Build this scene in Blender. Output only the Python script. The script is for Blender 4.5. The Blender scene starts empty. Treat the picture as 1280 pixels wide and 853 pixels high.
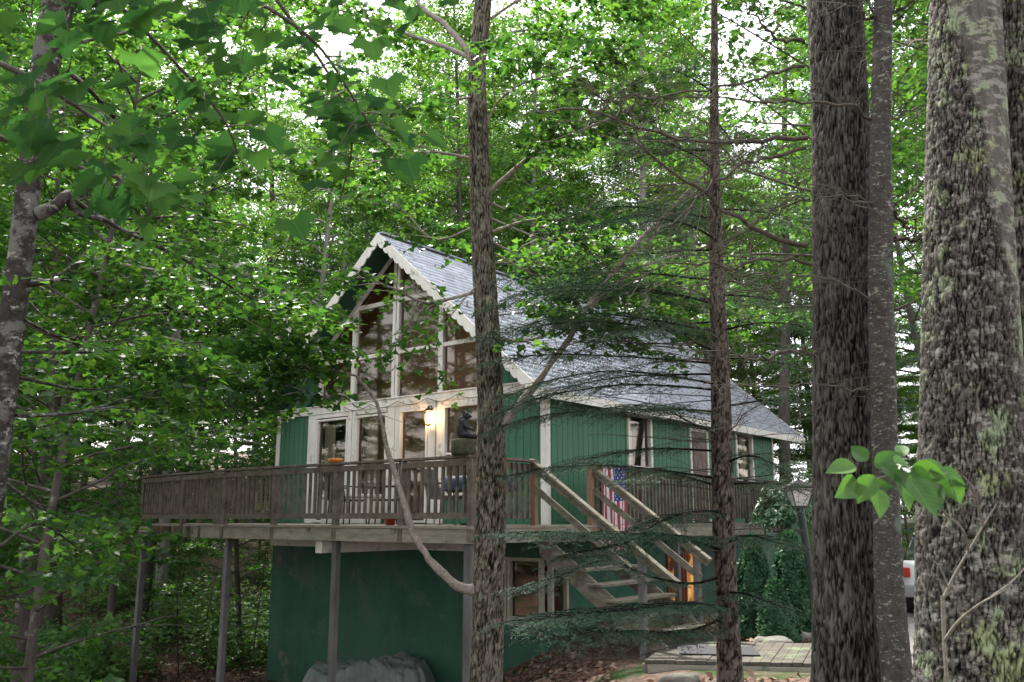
import bpy, bmesh, math, random
import numpy as np
from mathutils import Vector

R = math.radians
SC = bpy.context.scene
COL = SC.collection

# ------------------------------------------------------------------ camera
FPX = 1100.0
PITCH = math.atan(222 / 1100)
cam_d = bpy.data.cameras.new('camera')
cam = bpy.data.objects.new('camera', cam_d); COL.objects.link(cam)
cam.rotation_euler = (R(90) + PITCH, 0, 0)
cam_d.sensor_width = 36.0
cam_d.lens = 36.0 * FPX / 1280
cam_d.clip_start = 0.05
cam_d.clip_end = 3000
cam_d.dof.use_dof = True
cam_d.dof.focus_distance = 13.0
cam_d.dof.aperture_fstop = 9.0
SC.camera = cam

# ------------------------------------------------------------------ sky, sun, exposure
SUN_EL, SUN_AZ = R(52), R(-28)          # azimuth measured from +Y towards +X (behind the cabin, to the left)
world = bpy.data.worlds.new('World'); SC.world = world; world.use_nodes = True
wn = world.node_tree; wn.nodes.clear()
wo = wn.nodes.new('ShaderNodeOutputWorld'); wb = wn.nodes.new('ShaderNodeBackground')
sk = wn.nodes.new('ShaderNodeTexSky'); sk.sky_type = 'NISHITA'; sk.sun_disc = False
sk.sun_elevation = SUN_EL; sk.sun_rotation = SUN_AZ; sk.dust_density = 4.0; sk.air_density = 1.0
wm = wn.nodes.new('ShaderNodeMix'); wm.data_type = 'RGBA'
wm.inputs[0].default_value = 0.72
wm.inputs[7].default_value = (6.9, 6.85, 7.0, 1)     # veil of high white cloud
wn.links.new(sk.outputs[0], wm.inputs[6]); wn.links.new(wm.outputs[2], wb.inputs[0])
wb.inputs[1].default_value = 0.15
wn.links.new(wb.outputs[0], wo.inputs[0])
sd = bpy.data.lights.new('sun', 'SUN'); sun = bpy.data.objects.new('sun', sd); COL.objects.link(sun)
sd.energy = 4.2; sd.angle = R(4); sd.color = (1, .95, .86)
sv = Vector((math.sin(SUN_AZ) * math.cos(SUN_EL), math.cos(SUN_AZ) * math.cos(SUN_EL), math.sin(SUN_EL)))
sun.rotation_euler = sv.to_track_quat('Z', 'Y').to_euler()
SC.view_settings.view_transform = 'Standard'; SC.view_settings.look = 'None'
SC.view_settings.gamma = 1.0; SC.view_settings.use_curve_mapping = False
SC.view_settings.exposure = 1.8
SC.render.engine = 'CYCLES'
SC.cycles.max_bounces = 6; SC.cycles.diffuse_bounces = 4; SC.cycles.glossy_bounces = 2
SC.cycles.transmission_bounces = 4; SC.cycles.transparent_max_bounces = 6
SC.cycles.caustics_reflective = False; SC.cycles.caustics_refractive = False
SC.cycles.use_denoising = True
SC.cycles.use_adaptive_sampling = False
SC.cycles.sample_clamp_indirect = 6

# ------------------------------------------------------------------ measured positions -> world
def ray(px, py):
    a = (px - 640) / FPX; b = (426.5 - py) / FPX
    return np.array([a, math.cos(PITCH) - b * math.sin(PITCH), math.sin(PITCH) + b * math.cos(PITCH)])
def P(px, py, y):
    r = ray(px, py); return r * (y / r[1])
def PZ(px, py, z):
    r = ray(px, py); return r * (z / r[2])
def screen(p):
    p = np.atleast_2d(p)
    f = p[:, 1] * math.cos(PITCH) + p[:, 2] * math.sin(PITCH)
    u = -p[:, 1] * math.sin(PITCH) + p[:, 2] * math.cos(PITCH)
    return 640 + FPX * p[:, 0] / f, 426.5 - FPX * u / f, f
TH = R(38.4)
D1 = np.array([math.sin(TH), math.cos(TH), 0]); D2 = np.array([-math.cos(TH), math.sin(TH), 0])
CORNER = np.array([0.59, 15.30, 0.0])
def H(v):                                # cabin frame: a = towards the back, b = to the left along the front, z
    v = np.atleast_2d(np.asarray(v, float))
    return CORNER + v[:, :1] * D1 + v[:, 1:2] * D2 + v[:, 2:3] * np.array([0, 0, 1.0])
def I(v): return np.atleast_2d(np.asarray(v, float))
def ss(t):
    t = np.clip(t, 0, 1); return t * t * (3 - 2 * t)
def gz(x, y):
    x = np.asarray(x, float); y = np.asarray(y, float)
    L = ss((2.0 - x) / 4.5); F = ss((y - 2) / 9)
    z = -1.80 - 1.62 * L * F
    r = np.hypot(x, y)
    rise = np.clip(y - 22, 0, 60) * (0.135 * ss((6 - x) / 14) + 0.03)
    z = z + rise + 0.25 * ss((r - 24) / 10) * np.sin(x * .21 + 1) * np.cos(y * .17)
    z = z + 0.05 * np.sin(x * 1.3 + .6 * y) * np.sin(y * 1.1 - .4 * x) * ss((r - 3) / 6) * ss((4.5 - x) / 5)
    return z

# ------------------------------------------------------------------ objects
def tag(o, label=None, cat=None, group=None, kind=None):
    if label: o['label'] = label
    if cat: o['category'] = cat
    if group: o['group'] = group
    if kind: o['kind'] = kind
    return o
def thing(name, label, cat, loc=(0, 0, 0), group=None):
    o = bpy.data.objects.new(name, None); COL.objects.link(o); o.location = tuple(float(c) for c in loc)
    o.empty_display_size = .2
    return tag(o, label, cat, group)
def wloc(o):
    l = np.array(o.location)
    while o.parent: o = o.parent; l = l + np.array(o.location)
    return l
def link(name, me, parent=None, loc=None, label=None):
    o = bpy.data.objects.new(name, me); COL.objects.link(o)
    if parent: o.parent = parent
    if loc is not None: o.location = tuple(float(c) for c in loc)
    if label: o['label'] = label
    return o
def copy_tree(o, loc=None, rz=None, sc=None, parent=None, label=None):
    c = o.copy(); COL.objects.link(c); c.parent = parent
    if loc is not None: c.location = tuple(float(x) for x in loc)
    if rz is not None: c.rotation_euler = (0, 0, rz)
    if sc is not None: c.scale = (sc, sc, sc) if np.isscalar(sc) else sc
    if label: c['label'] = label
    for ch in list(o.children):
        copy_tree(ch, parent=c)
    return c
def npmesh(name, V, faces, mats, smooth=False, fmat=None, attrs=None):
    """faces: list of (k, array Nxk) groups"""
    me = bpy.data.meshes.new(name)
    V = np.asarray(V, np.float32)
    loops = []; starts = []; off = 0
    for F in faces:
        F = np.asarray(F, np.int32)
        if len(F) == 0: continue
        n, k = F.shape
        loops.append(F.ravel()); starts.append(off + np.arange(n, dtype=np.int32) * k); off += n * k
    loops = np.concatenate(loops); starts = np.concatenate(starts)
    me.vertices.add(len(V)); me.vertices.foreach_set('co', V.ravel())
    me.loops.add(len(loops)); me.loops.foreach_set('vertex_index', loops)
    me.polygons.add(len(starts)); me.polygons.foreach_set('loop_start', starts)
    if smooth: me.polygons.foreach_set('use_smooth', np.ones(len(starts), bool))
    if fmat is not None: me.polygons.foreach_set('material_index', np.asarray(fmat, np.int32))
    for m in (mats if isinstance(mats, (list, tuple)) else [mats]): me.materials.append(m)
    if attrs:
        for an, av in attrs.items():
            at = me.attributes.new(an, 'FLOAT', 'POINT'); at.data.foreach_set('value', np.asarray(av, np.float32))
    me.update(calc_edges=True); me.validate()
    return me

class MB:
    """collects shapes, builds ONE mesh object"""
    def __init__(s, T=I): s.T = T; s.V = []; s.F = []; s.n = 0; s.sm = []; s.fm = []; s.m = 0; s.smooth = False
    def raw(s, V, F, T=True):
        V = np.asarray(V, float)
        s.V.append(s.T(V) if T else V)
        for f in F: s.F.append([int(i) + s.n for i in f]); s.sm.append(s.smooth); s.fm.append(s.m)
        s.n += len(V); return s
    def box(s, a0, a1, b0, b1, c0, c1):
        V = [(a0, b0, c0), (a1, b0, c0), (a1, b1, c0), (a0, b1, c0), (a0, b0, c1), (a1, b0, c1), (a1, b1, c1), (a0, b1, c1)]
        return s.raw(V, [(0, 3, 2, 1), (4, 5, 6, 7), (0, 1, 5, 4), (1, 2, 6, 5), (2, 3, 7, 6), (3, 0, 4, 7)])
    def bar(s, p, q, w, h, up=(0, 0, 1)):
        p = s.T([p])[0]; q = s.T([q])[0]; d = q - p; d = d / np.linalg.norm(d); up = np.array(up, float)
        u = np.cross(d, up); u /= max(np.linalg.norm(u), 1e-9); v = np.cross(u, d)
        V = [c + u * w / 2 * i + v * h / 2 * j for c in (p, q) for i, j in ((-1, -1), (1, -1), (1, 1), (-1, 1))]
        return s.raw(V, [(0, 3, 2, 1), (4, 5, 6, 7), (0, 1, 5, 4), (1, 2, 6, 5), (2, 3, 7, 6), (3, 0, 4, 7)], False)
    def prism(s, prof, vec):
        """closed polygon prof (3D points), extruded by vec"""
        prof = np.asarray(prof, float); n = len(prof)
        V = np.vstack([prof, prof + np.asarray(vec, float)])
        F = [tuple(range(n))[::-1], tuple(range(n, 2 * n))] + [(i, (i + 1) % n, n + (i + 1) % n, n + i) for i in range(n)]
        return s.raw(V, F)
    def tube(s, pts, rad, k=8, cap=True):
        V, F = tube_np(s.T(pts), rad, k); s.raw(V, F, False)
        if cap:
            n = len(V) // k
            s.raw(V[:k], [tuple(range(k))[::-1]], False); s.raw(V[-k:], [tuple(range(k))], False)
        return s
    def lathe(s, c, prof, k=16, ax=None):
        """prof: (radius, height) about vertical axis through c"""
        c = np.array(c, float); A = np.arange(k) * 2 * math.pi / k
        V = np.array([[c[0] + r * math.cos(t), c[1] + r * math.sin(t), c[2] + z] for r, z in prof for t in A])
        F = [(j * k + i, j * k + (i + 1) % k, (j + 1) * k + (i + 1) % k, (j + 1) * k + i) for j in range(len(prof) - 1) for i in range(k)]
        F += [tuple(range(k))[::-1], tuple((len(prof) - 1) * k + i for i in range(k))]
        return s.raw(V, F)
    def blob(s, c, r, nu=12, nv=8, j=0., rng=None):
        c = np.array(c, float); r = np.array(r if np.ndim(r) else (r, r, r), float)
        V = [c + r * np.array([0, 0, -1.])]
        for q in range(1, nv):
            ph = -math.pi / 2 + math.pi * q / nv
            for i in range(nu):
                t = 2 * math.pi * i / nu
                k = 1 + (rng.uniform(-j, j) if j else 0)
                V.append(c + r * k * np.array([math.cos(ph) * math.cos(t), math.cos(ph) * math.sin(t), math.sin(ph)]))
        V.append(c + r * np.array([0, 0, 1.]))
        F = [(0, 1 + (i + 1) % nu, 1 + i) for i in range(nu)]
        for q in range(nv - 2):
            for i in range(nu):
                a = 1 + q * nu; F.append((a + i, a + (i + 1) % nu, a + nu + (i + 1) % nu, a + nu + i))
        L = len(V) - 1; a = 1 + (nv - 2) * nu
        F += [(a + i, a + (i + 1) % nu, L) for i in range(nu)]
        return s.raw(V, F)
    def build(s, name, mats, parent=None, label=None, bevel=0, smooth=None):
        V = np.vstack(s.V)
        base = wloc(parent) if parent else np.zeros(3)
        me = bpy.data.meshes.new(name); me.from_pydata((V - base).tolist(), [], s.F)
        for m in (mats if isinstance(mats, (list, tuple)) else [mats]): me.materials.append(m)
        me.polygons.foreach_set('material_index', s.fm)
        me.polygons.foreach_set('use_smooth', [True] * len(s.F) if smooth else s.sm)
        me.update()
        o = link(name, me, parent, None, label)
        if bevel:
            b = o.modifiers.new('bevel', 'BEVEL'); b.width = bevel; b.segments = 2; b.limit_method = 'ANGLE'
        return o

def tube_np(pts, rad, k=6):
    pts = np.asarray(pts, float); n = len(pts); rad = np.broadcast_to(np.asarray(rad, float), (n,))
    t = np.gradient(pts, axis=0); t /= np.maximum(np.linalg.norm(t, axis=1, keepdims=True), 1e-9)
    ref = np.array([0, 0, 1.]) if abs(t[:, 2]).mean() < .8 else np.array([1., 0, 0])
    u = np.cross(t, ref); u /= np.maximum(np.linalg.norm(u, axis=1, keepdims=True), 1e-9); v = np.cross(t, u)
    A = np.arange(k) * 2 * math.pi / k
    V = pts[:, None] + rad[:, None, None] * (np.cos(A)[None, :, None] * u[:, None] + np.sin(A)[None, :, None] * v[:, None])
    i = np.arange(k); j = np.arange(n - 1)[:, None] * k
    F = np.stack([j + i, j + (i + 1) % k, j + k + (i + 1) % k, j + k + i], -1).reshape(-1, 4)
    return V.reshape(-1, 3), F
class Tubes:
    def __init__(s): s.V = []; s.F = []; s.n = 0
    def add(s, pts, rad, k=5):
        V, F = tube_np(pts, rad, k); s.V.append(V); s.F.append(F + s.n); s.n += len(V)
    def build(s, name, m, parent, base=None):
        base = wloc(parent) if base is None else base
        return link(name, npmesh(name, np.vstack(s.V) - base, [np.vstack(s.F)], m, True), parent)

def smooth_path(pts, n):
    pts = np.asarray(pts, float)
    d = np.r_[0, np.cumsum(np.linalg.norm(np.diff(pts, axis=0), axis=1))]
    t = np.linspace(0, d[-1], n)
    m = np.gradient(pts, d, axis=0)
    out = np.empty((n, pts.shape[1])); idx = np.clip(np.searchsorted(d, t, 'right') - 1, 0, len(d) - 2)
    h = d[idx + 1] - d[idx]; s_ = (t - d[idx]) / h
    h00 = 2 * s_**3 - 3 * s_**2 + 1; h10 = s_**3 - 2 * s_**2 + s_; h01 = -2 * s_**3 + 3 * s_**2; h11 = s_**3 - s_**2
    return h00[:, None] * pts[idx] + (h10 * h)[:, None] * m[idx] + h01[:, None] * pts[idx + 1] + (h11 * h)[:, None] * m[idx + 1]

# ------------------------------------------------------------------ materials
MATS = {}
def newmat(name):
    m = bpy.data.materials.new(name); m.use_nodes = True; m.node_tree.nodes.clear(); MATS[name] = m
    return m, m.node_tree.nodes, m.node_tree.links
def N(nt, t, **kw):
    n = nt.new(t)
    for k, v in kw.items():
        if k.startswith('i_'):
            key = k[2:]; n.inputs[int(key) if key.isdigit() else key].default_value = v
        else: setattr(n, k, v)
    return n
def ramp(nt, stops, interp='LINEAR'):
    r = nt.new('ShaderNodeValToRGB'); r.color_ramp.interpolation = interp
    el = r.color_ramp.elements
    while len(el) > 1: el.remove(el[-1])
    el[0].position = stops[0][0]; el[0].color = (*stops[0][1], 1)
    for p, c in stops[1:]:
        e = el.new(p); e.color = (*c, 1)
    return r
def c3(v): return (v, v, v) if np.isscalar(v) else v
def mat(name, c0, c1=None, scale=4, stretch=(1, 1, 1), rough=.7, bump=.0, bscale=None, spec=.3, metal=0, lichen=None, stain=None, detail=6):
    m, nt, lk = newmat(name)
    out = N(nt, 'ShaderNodeOutputMaterial'); b = N(nt, 'ShaderNodeBsdfPrincipled')
    lk.new(b.outputs[0], out.inputs[0]); b.inputs['Roughness'].default_value = rough; b.inputs['Metallic'].default_value = metal
    b.inputs['Specular IOR Level'].default_value = spec
    tc = N(nt, 'ShaderNodeTexCoord'); mp = N(nt, 'ShaderNodeMapping'); mp.inputs['Scale'].default_value = stretch
    lk.new(tc.outputs['Object'], mp.inputs[0])
    no = N(nt, 'ShaderNodeTexNoise', i_Scale=scale, i_Detail=detail, i_Roughness=.62); lk.new(mp.outputs[0], no.inputs[0])
    r = ramp(nt, [(.32, c3(c0)), (.68, c3(c1 if c1 is not None else c0))]); lk.new(no.outputs[0], r.inputs[0])
    col = r.outputs[0]
    for spec_, sc_ in ((lichen, 1), (stain, 1)):
        if spec_:
            lc, ls, lth = spec_
            n2 = N(nt, 'ShaderNodeTexNoise', i_Scale=ls, i_Detail=5, i_Roughness=.7); lk.new(tc.outputs['Object'], n2.inputs[0])
            rr = ramp(nt, [(lth, (0, 0, 0)), (lth + .06, (1, 1, 1))]); lk.new(n2.outputs[0], rr.inputs[0])
            mx = N(nt, 'ShaderNodeMix', data_type='RGBA'); lk.new(rr.outputs[0], mx.inputs[0]); lk.new(col, mx.inputs[6]); mx.inputs[7].default_value = (*lc, 1)
            col = mx.outputs[2]
    lk.new(col, b.inputs['Base Color'])
    if bump:
        nb = N(nt, 'ShaderNodeTexNoise', i_Scale=bscale or scale * 3, i_Detail=5, i_Roughness=.65); lk.new(mp.outputs[0], nb.inputs[0])
        bp = N(nt, 'ShaderNodeBump', i_Strength=.9, i_Distance=bump); lk.new(nb.outputs[0], bp.inputs['Height']); lk.new(bp.outputs[0], b.inputs['Normal'])
    return m
VEINED = set()
def leafmat(name, cs, tl, tr=.5, rough=.45, spec=.35, mot=1.3, vein=False):
    """cs: colour stops across the per-leaf random value; tl: multiplier colour of transmitted light"""
    m, nt, lk = newmat(name)
    out = N(nt, 'ShaderNodeOutputMaterial'); b = N(nt, 'ShaderNodeBsdfPrincipled'); b.inputs['Roughness'].default_value = rough
    b.inputs['Specular IOR Level'].default_value = spec
    at = N(nt, 'ShaderNodeAttribute', attribute_name='rnd'); r = ramp(nt, [(i / (len(cs) - 1), c) for i, c in enumerate(cs)])
    tc = N(nt, 'ShaderNodeTexCoord'); no = N(nt, 'ShaderNodeTexNoise', i_Scale=mot, i_Detail=3); lk.new(tc.outputs['Object'], no.inputs[0]); ma = N(nt, 'ShaderNodeMath', operation='MULTIPLY_ADD'); lk.new(no.outputs[0], ma.inputs[0]); ma.inputs[1].default_value = 1.1; ma.inputs[2].default_value = -.55
    mb_ = N(nt, 'ShaderNodeMath', operation='ADD', use_clamp=True); lk.new(ma.outputs[0], mb_.inputs[0]); lk.new(at.outputs['Fac'], mb_.inputs[1])
    lk.new(mb_.outputs[0], r.inputs[0]); lk.new(r.outputs[0], b.inputs['Base Color'])
    if vein:
        VEINED.add(name)
        M_ = lambda op, a_, b2=None, c2=None: (lambda n: ([lk.new(v, n.inputs[i]) if hasattr(v, 'links') else setattr(n.inputs[i], 'default_value', v) for i, v in enumerate((a_, b2, c2)) if v is not None], n.outputs[0])[1])(N(nt, 'ShaderNodeMath', operation=op))
        lx = N(nt, 'ShaderNodeAttribute', attribute_name='lx').outputs['Fac']; ly = M_('ABSOLUTE', N(nt, 'ShaderNodeAttribute', attribute_name='ly').outputs['Fac'])
        side = M_('PINGPONG', M_('MULTIPLY', M_('SUBTRACT', lx, M_('MULTIPLY', ly, 1.1)), 8.0), .5); v1 = M_('LESS_THAN', side, .055); v2 = M_('LESS_THAN', ly, .013); vv = M_('MULTIPLY', M_('MAXIMUM', M_('MULTIPLY', v1, .6), v2), .55)
        mv = N(nt, 'ShaderNodeMix', data_type='RGBA'); lk.new(vv, mv.inputs[0]); lk.new(r.outputs[0], mv.inputs[6]); mv.inputs[7].default_value = (.13, .22, .08, 1); lk.new(mv.outputs[2], b.inputs['Base Color'])
        bp = N(nt, 'ShaderNodeBump', i_Strength=.6, i_Distance=.002); bp.invert = True; lk.new(vv, bp.inputs['Height']); lk.new(bp.outputs[0], b.inputs['Normal'])
    t = N(nt, 'ShaderNodeBsdfTranslucent'); mx = N(nt, 'ShaderNodeMix', data_type='RGBA', blend_type='MULTIPLY', i_0=1.0)
    lk.new(r.outputs[0], mx.inputs[6]); mx.inputs[7].default_value = (*tl, 1); lk.new(mx.outputs[2], t.inputs[0])
    ms = N(nt, 'ShaderNodeMixShader', i_Fac=tr); lk.new(b.outputs[0], ms.inputs[1]); lk.new(t.outputs[0], ms.inputs[2]); lk.new(ms.outputs[0], out.inputs[0])
    return m
def glassmat(name, tint=(.80, .74, .68), lo=.03, bump=0):
    m, nt, lk = newmat(name)
    out = N(nt, 'ShaderNodeOutputMaterial'); g = N(nt, 'ShaderNodeBsdfGlossy', i_Roughness=.03); t = N(nt, 'ShaderNodeBsdfTransparent'); t.inputs[0].default_value = (*tint, 1)
    g.inputs[0].default_value = (1, .90, .80, 1)
    f = N(nt, 'ShaderNodeFresnel', i_IOR=1.6); a = N(nt, 'ShaderNodeMath', operation='ADD'); a.inputs[1].default_value = lo
    lk.new(f.outputs[0], a.inputs[0]); ms = N(nt, 'ShaderNodeMixShader'); lk.new(a.outputs[0], ms.inputs[0]); lk.new(t.outputs[0], ms.inputs[1]); lk.new(g.outputs[0], ms.inputs[2]); lk.new(ms.outputs[0], out.inputs[0])
    return m
def emit(name, col, s):
    m, nt, lk = newmat(name)
    out = N(nt, 'ShaderNodeOutputMaterial'); e = N(nt, 'ShaderNodeEmission', i_Strength=s); e.inputs[0].default_value = (*col, 1); lk.new(e.outputs[0], out.inputs[0])
    return m

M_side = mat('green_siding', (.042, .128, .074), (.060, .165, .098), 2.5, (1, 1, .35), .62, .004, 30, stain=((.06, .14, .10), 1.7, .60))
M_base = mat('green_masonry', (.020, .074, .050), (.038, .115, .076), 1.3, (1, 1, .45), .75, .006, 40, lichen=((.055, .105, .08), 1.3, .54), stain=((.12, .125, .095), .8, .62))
M_white = mat('white_trim', (.62, .58, .53), (.78, .76, .72), 5, (1, 1, .3), .55, .002, 20, stain=((.42, .38, .31), 2.2, .60))
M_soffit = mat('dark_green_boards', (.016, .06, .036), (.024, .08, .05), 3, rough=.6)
M_deckw = mat('weathered_wood', (.07, .056, .044), (.17, .142, .115), 6, (1, 1, 1), .85, .004, 30, stain=((.05, .06, .035), 2.3, .60))
M_beam = mat('grey_beam_wood', (.17, .155, .125), (.30, .275, .23), 3, (1, 1, 4), .85, .004, 25, stain=((.09, .11, .06), 1.8, .60))
M_stairw = mat('stair_wood', (.085, .076, .060), (.20, .178, .142), 5, (1, 1, 2), .85, .004, 25, stain=((.10, .11, .06), 3.0, .60))
M_newpost = mat('red_brown_post', (.16, .09, .06), (.23, .14, .095), 5, rough=.8)
M_grey = mat('dark_grey_wood', (.085, .08, .08), (.15, .14, .14), 5, (1, 1, .3), .85, .003, 25)
M_metal = mat('grey_painted_post', (.11, .105, .11), (.16, .15, .155), 4, rough=.6)
M_black = mat('black_paint', (.012, .013, .014), (.02, .022, .022), 8, rough=.4)
M_glass = glassmat('window_glass')
M_wood_in = mat('interior_pine', (.50, .30, .18), (.62, .40, .25), 3, (1, 6, 1), .5)
M_curtain = mat('pale_curtain', (.55, .52, .48), (.7, .67, .62), 2, (6, 6, .4), .9)
M_carpet = mat('interior_floor', (.1, .07, .05), (.14, .1, .07), 3)
M_redwood = mat('red_brown_frame', (.16, .045, .03), (.22, .07, .045), 4, rough=.5)

# roof shingles
m, nt, lk = newmat('roof_shingles'); M_roof = m
out = N(nt, 'ShaderNodeOutputMaterial'); b = N(nt, 'ShaderNodeBsdfPrincipled', i_Roughness=.42); b.inputs['Specular IOR Level'].default_value = .5
at = N(nt, 'ShaderNodeAttribute', attribute_name='rnd'); tc = N(nt, 'ShaderNodeTexCoord')
no = N(nt, 'ShaderNodeTexNoise', i_Scale=1.1, i_Detail=6, i_Roughness=.7); lk.new(tc.outputs['Object'], no.inputs[0])
mx = N(nt, 'ShaderNodeMath', operation='ADD'); lk.new(at.outputs['Fac'], mx.inputs[0]); lk.new(no.outputs[0], mx.inputs[1])
r = ramp(nt, [(.30, (.20, .215, .26)), (.70, (.36, .38, .46)), (1.0, (.48, .50, .59))]); lk.new(mx.outputs[0], r.inputs[0]); lk.new(r.outputs[0], b.inputs['Base Color'])
nb = N(nt, 'ShaderNodeTexNoise', i_Scale=160, i_Detail=2); lk.new(tc.outputs['Object'], nb.inputs[0]); bp = N(nt, 'ShaderNodeBump', i_Strength=.5, i_Distance=.004)
lk.new(nb.outputs[0], bp.inputs['Height']); lk.new(bp.outputs[0], b.inputs['Normal']); lk.new(b.outputs[0], out.inputs[0])

# bark
def barkmat(name, c0, c1, sc=14, zst=.25, lichens=(), bump=.01, rough=.9, ht=False):
    m, nt, lk = newmat(name)
    out = N(nt, 'ShaderNodeOutputMaterial'); b = N(nt, 'ShaderNodeBsdfPrincipled', i_Roughness=rough); b.inputs['Specular IOR Level'].default_value = .15
    tc = N(nt, 'ShaderNodeTexCoord'); mp = N(nt, 'ShaderNodeMapping'); mp.inputs['Scale'].default_value = (1, 1, zst); lk.new(tc.outputs['Object'], mp.inputs[0])
    no = N(nt, 'ShaderNodeTexNoise', i_Scale=sc, i_Detail=8, i_Roughness=.7); lk.new(mp.outputs[0], no.inputs[0])
    r = ramp(nt, [(.34, c0), (.66, c1)]); lk.new(no.outputs[0], r.inputs[0]); col = r.outputs[0]
    for lc, ls, th, w, zs in lichens:
        mp2 = N(nt, 'ShaderNodeMapping'); mp2.inputs['Scale'].default_value = (1, 1, zs); mp2.inputs['Location'].default_value = (ls, th * 9, w * 30); lk.new(tc.outputs['Object'], mp2.inputs[0])
        n2 = N(nt, 'ShaderNodeTexNoise', i_Scale=ls, i_Detail=6, i_Roughness=.72); lk.new(mp2.outputs[0], n2.inputs[0])
        rr = ramp(nt, [(th, (0, 0, 0)), (th + w, (1, 1, 1))]); lk.new(n2.outputs[0], rr.inputs[0])
        mx = N(nt, 'ShaderNodeMix', data_type='RGBA'); lk.new(rr.outputs[0], mx.inputs[0]); lk.new(col, mx.inputs[6]); mx.inputs[7].default_value = (*lc, 1); col = mx.outputs[2]
    if ht:                                # ridges paler, fissures dark brown; contrast raised to paint in crevice shade
        at = N(nt, 'ShaderNodeAttribute', attribute_name='ridge'); r3 = ramp(nt, [(.14, (.06, .052, .047)), (.40, (.60, .58, .56)), (.75, (1.35, 1.35, 1.35))]); lk.new(at.outputs['Fac'], r3.inputs[0])
        mx = N(nt, 'ShaderNodeMix', data_type='RGBA', blend_type='MULTIPLY', i_0=1.0); lk.new(col, mx.inputs[6]); lk.new(r3.outputs[0], mx.inputs[7]); col = mx.outputs[2]
    lk.new(col, b.inputs['Base Color'])
    nb = N(nt, 'ShaderNodeTexNoise', i_Scale=sc * 2.5, i_Detail=6, i_Roughness=.7); lk.new(mp.outputs[0], nb.inputs[0])
    bp = N(nt, 'ShaderNodeBump', i_Strength=1.0, i_Distance=bump); lk.new(nb.outputs[0], bp.inputs['Height']); lk.new(bp.outputs[0], b.inputs['Normal']); lk.new(b.outputs[0], out.inputs[0])
    return m
G1 = (.17, .20, .13); G2 = (.24, .25, .21); G3 = (.18, .205, .11)
M_pine = barkmat('pine_bark', (.042, .039, .035), (.105, .097, .087), 22, .3, [(G2, 6, .66, .05, 1)], .012, ht=True)
M_pine2 = barkmat('lichened_pine_bark', (.040, .037, .033), (.100, .093, .083), 22, .3, [((.17, .16, .145), 11, .52, .05, 2.6), ((.05, .045, .04), 8, .60, .05, 1.6), (G1, 5, .55, .04, 1), (G3, 3.2, .60, .03, 1)], .012, ht=True)
M_smooth = barkmat('smooth_grey_bark', (.040, .037, .033), (.088, .081, .073), 26, .8, [(G2, 14, .58, .04, 2.2), ((.28, .27, .25), 30, .6, .03, 2.5), ((.11, .15, .11), 3, .62, .06, 1)], .008)
M_cent = barkmat('flaky_bark', (.058, .049, .041), (.18, .158, .132), 20, .35, [(G1, 16, .58, .04, 1), ((.36, .33, .29), 26, .64, .03, 1), ((.26, .23, .15), 3, .56, .1, 1)], .014, ht=True)
M_birch = barkmat('mottled_birch_bark', (.018, .015, .013), (.050, .043, .039), 18, .8, [((.11, .11, .10), 5, .50, .06, 1.5), ((.24, .25, .22), 12, .58, .04, 1.6)], .012)
M_bark = barkmat('grey_brown_bark', (.050, .041, .037), (.115, .099, .090), 9, .25, [(G2, 3, .60, .06, 1)], .02)
M_bark2 = barkmat('pale_grey_bark', (.16, .15, .14), (.27, .26, .24), 8, .3, [(G2, 3, .58, .06, 1)], .015)
M_hembark = barkmat('dark_hemlock_bark', (.055, .045, .038), (.12, .095, .08), 24, .3, [(G1, 8, .63, .05, 1)], .01, ht=True)
M_twig = barkmat('dead_twig_bark', (.05, .043, .036), (.12, .10, .085), 20, 1, (), .002)
M_pbranch = barkmat('pale_branch_bark', (.16, .135, .12), (.33, .29, .26), 30, 1, [(G1, 20, .6, .04, 1)], .004)

LV = leafmat('maple_leaf', [(.018, .060, .022), (.030, .088, .024), (.060, .135, .030)], (2.4, 2.2, .9), .52)
LVn = leafmat('near_maple_leaf', [(.022, .064, .026), (.032, .086, .030), (.050, .115, .034)], (1.6, 1.8, .9), .55, .9, .0, mot=9, vein=True)
LVs = leafmat('sapling_leaf', [(.028, .078, .016), (.042, .108, .022), (.064, .145, .030)], (1.4, 1.5, .8), .4, mot=45, vein=True)
LVb = leafmat('forest_leaf', [(.022, .072, .026), (.042, .11, .03), (.09, .175, .038)], (2.5, 2.25, .85), .52)
LVu = leafmat('undergrowth_leaf', [(.06, .15, .045), (.10, .22, .07), (.15, .29, .09)], (1.8, 1.7, .9), .45)
LH = leafmat('hemlock_needle', [(.045, .085, .060), (.065, .112, .078), (.10, .15, .105)], (1.2, 1.3, 1.0), .25, .6, .2)
LR = leafmat('rhododendron_leaf', [(.03, .085, .04), (.05, .125, .06), (.09, .18, .09)], (1.3, 1.4, .8), .25, .3, .5)
LA = leafmat('arborvitae_leaf', [(.022, .068, .034), (.038, .098, .048), (.062, .135, .062)], (1.2, 1.3, 1.0), .25, .6, .2)
LD = leafmat('dead_leaf', [(.13, .075, .055), (.21, .13, .10), (.30, .21, .17)], (1, .8, .6), .2, .8, .2)
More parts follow.
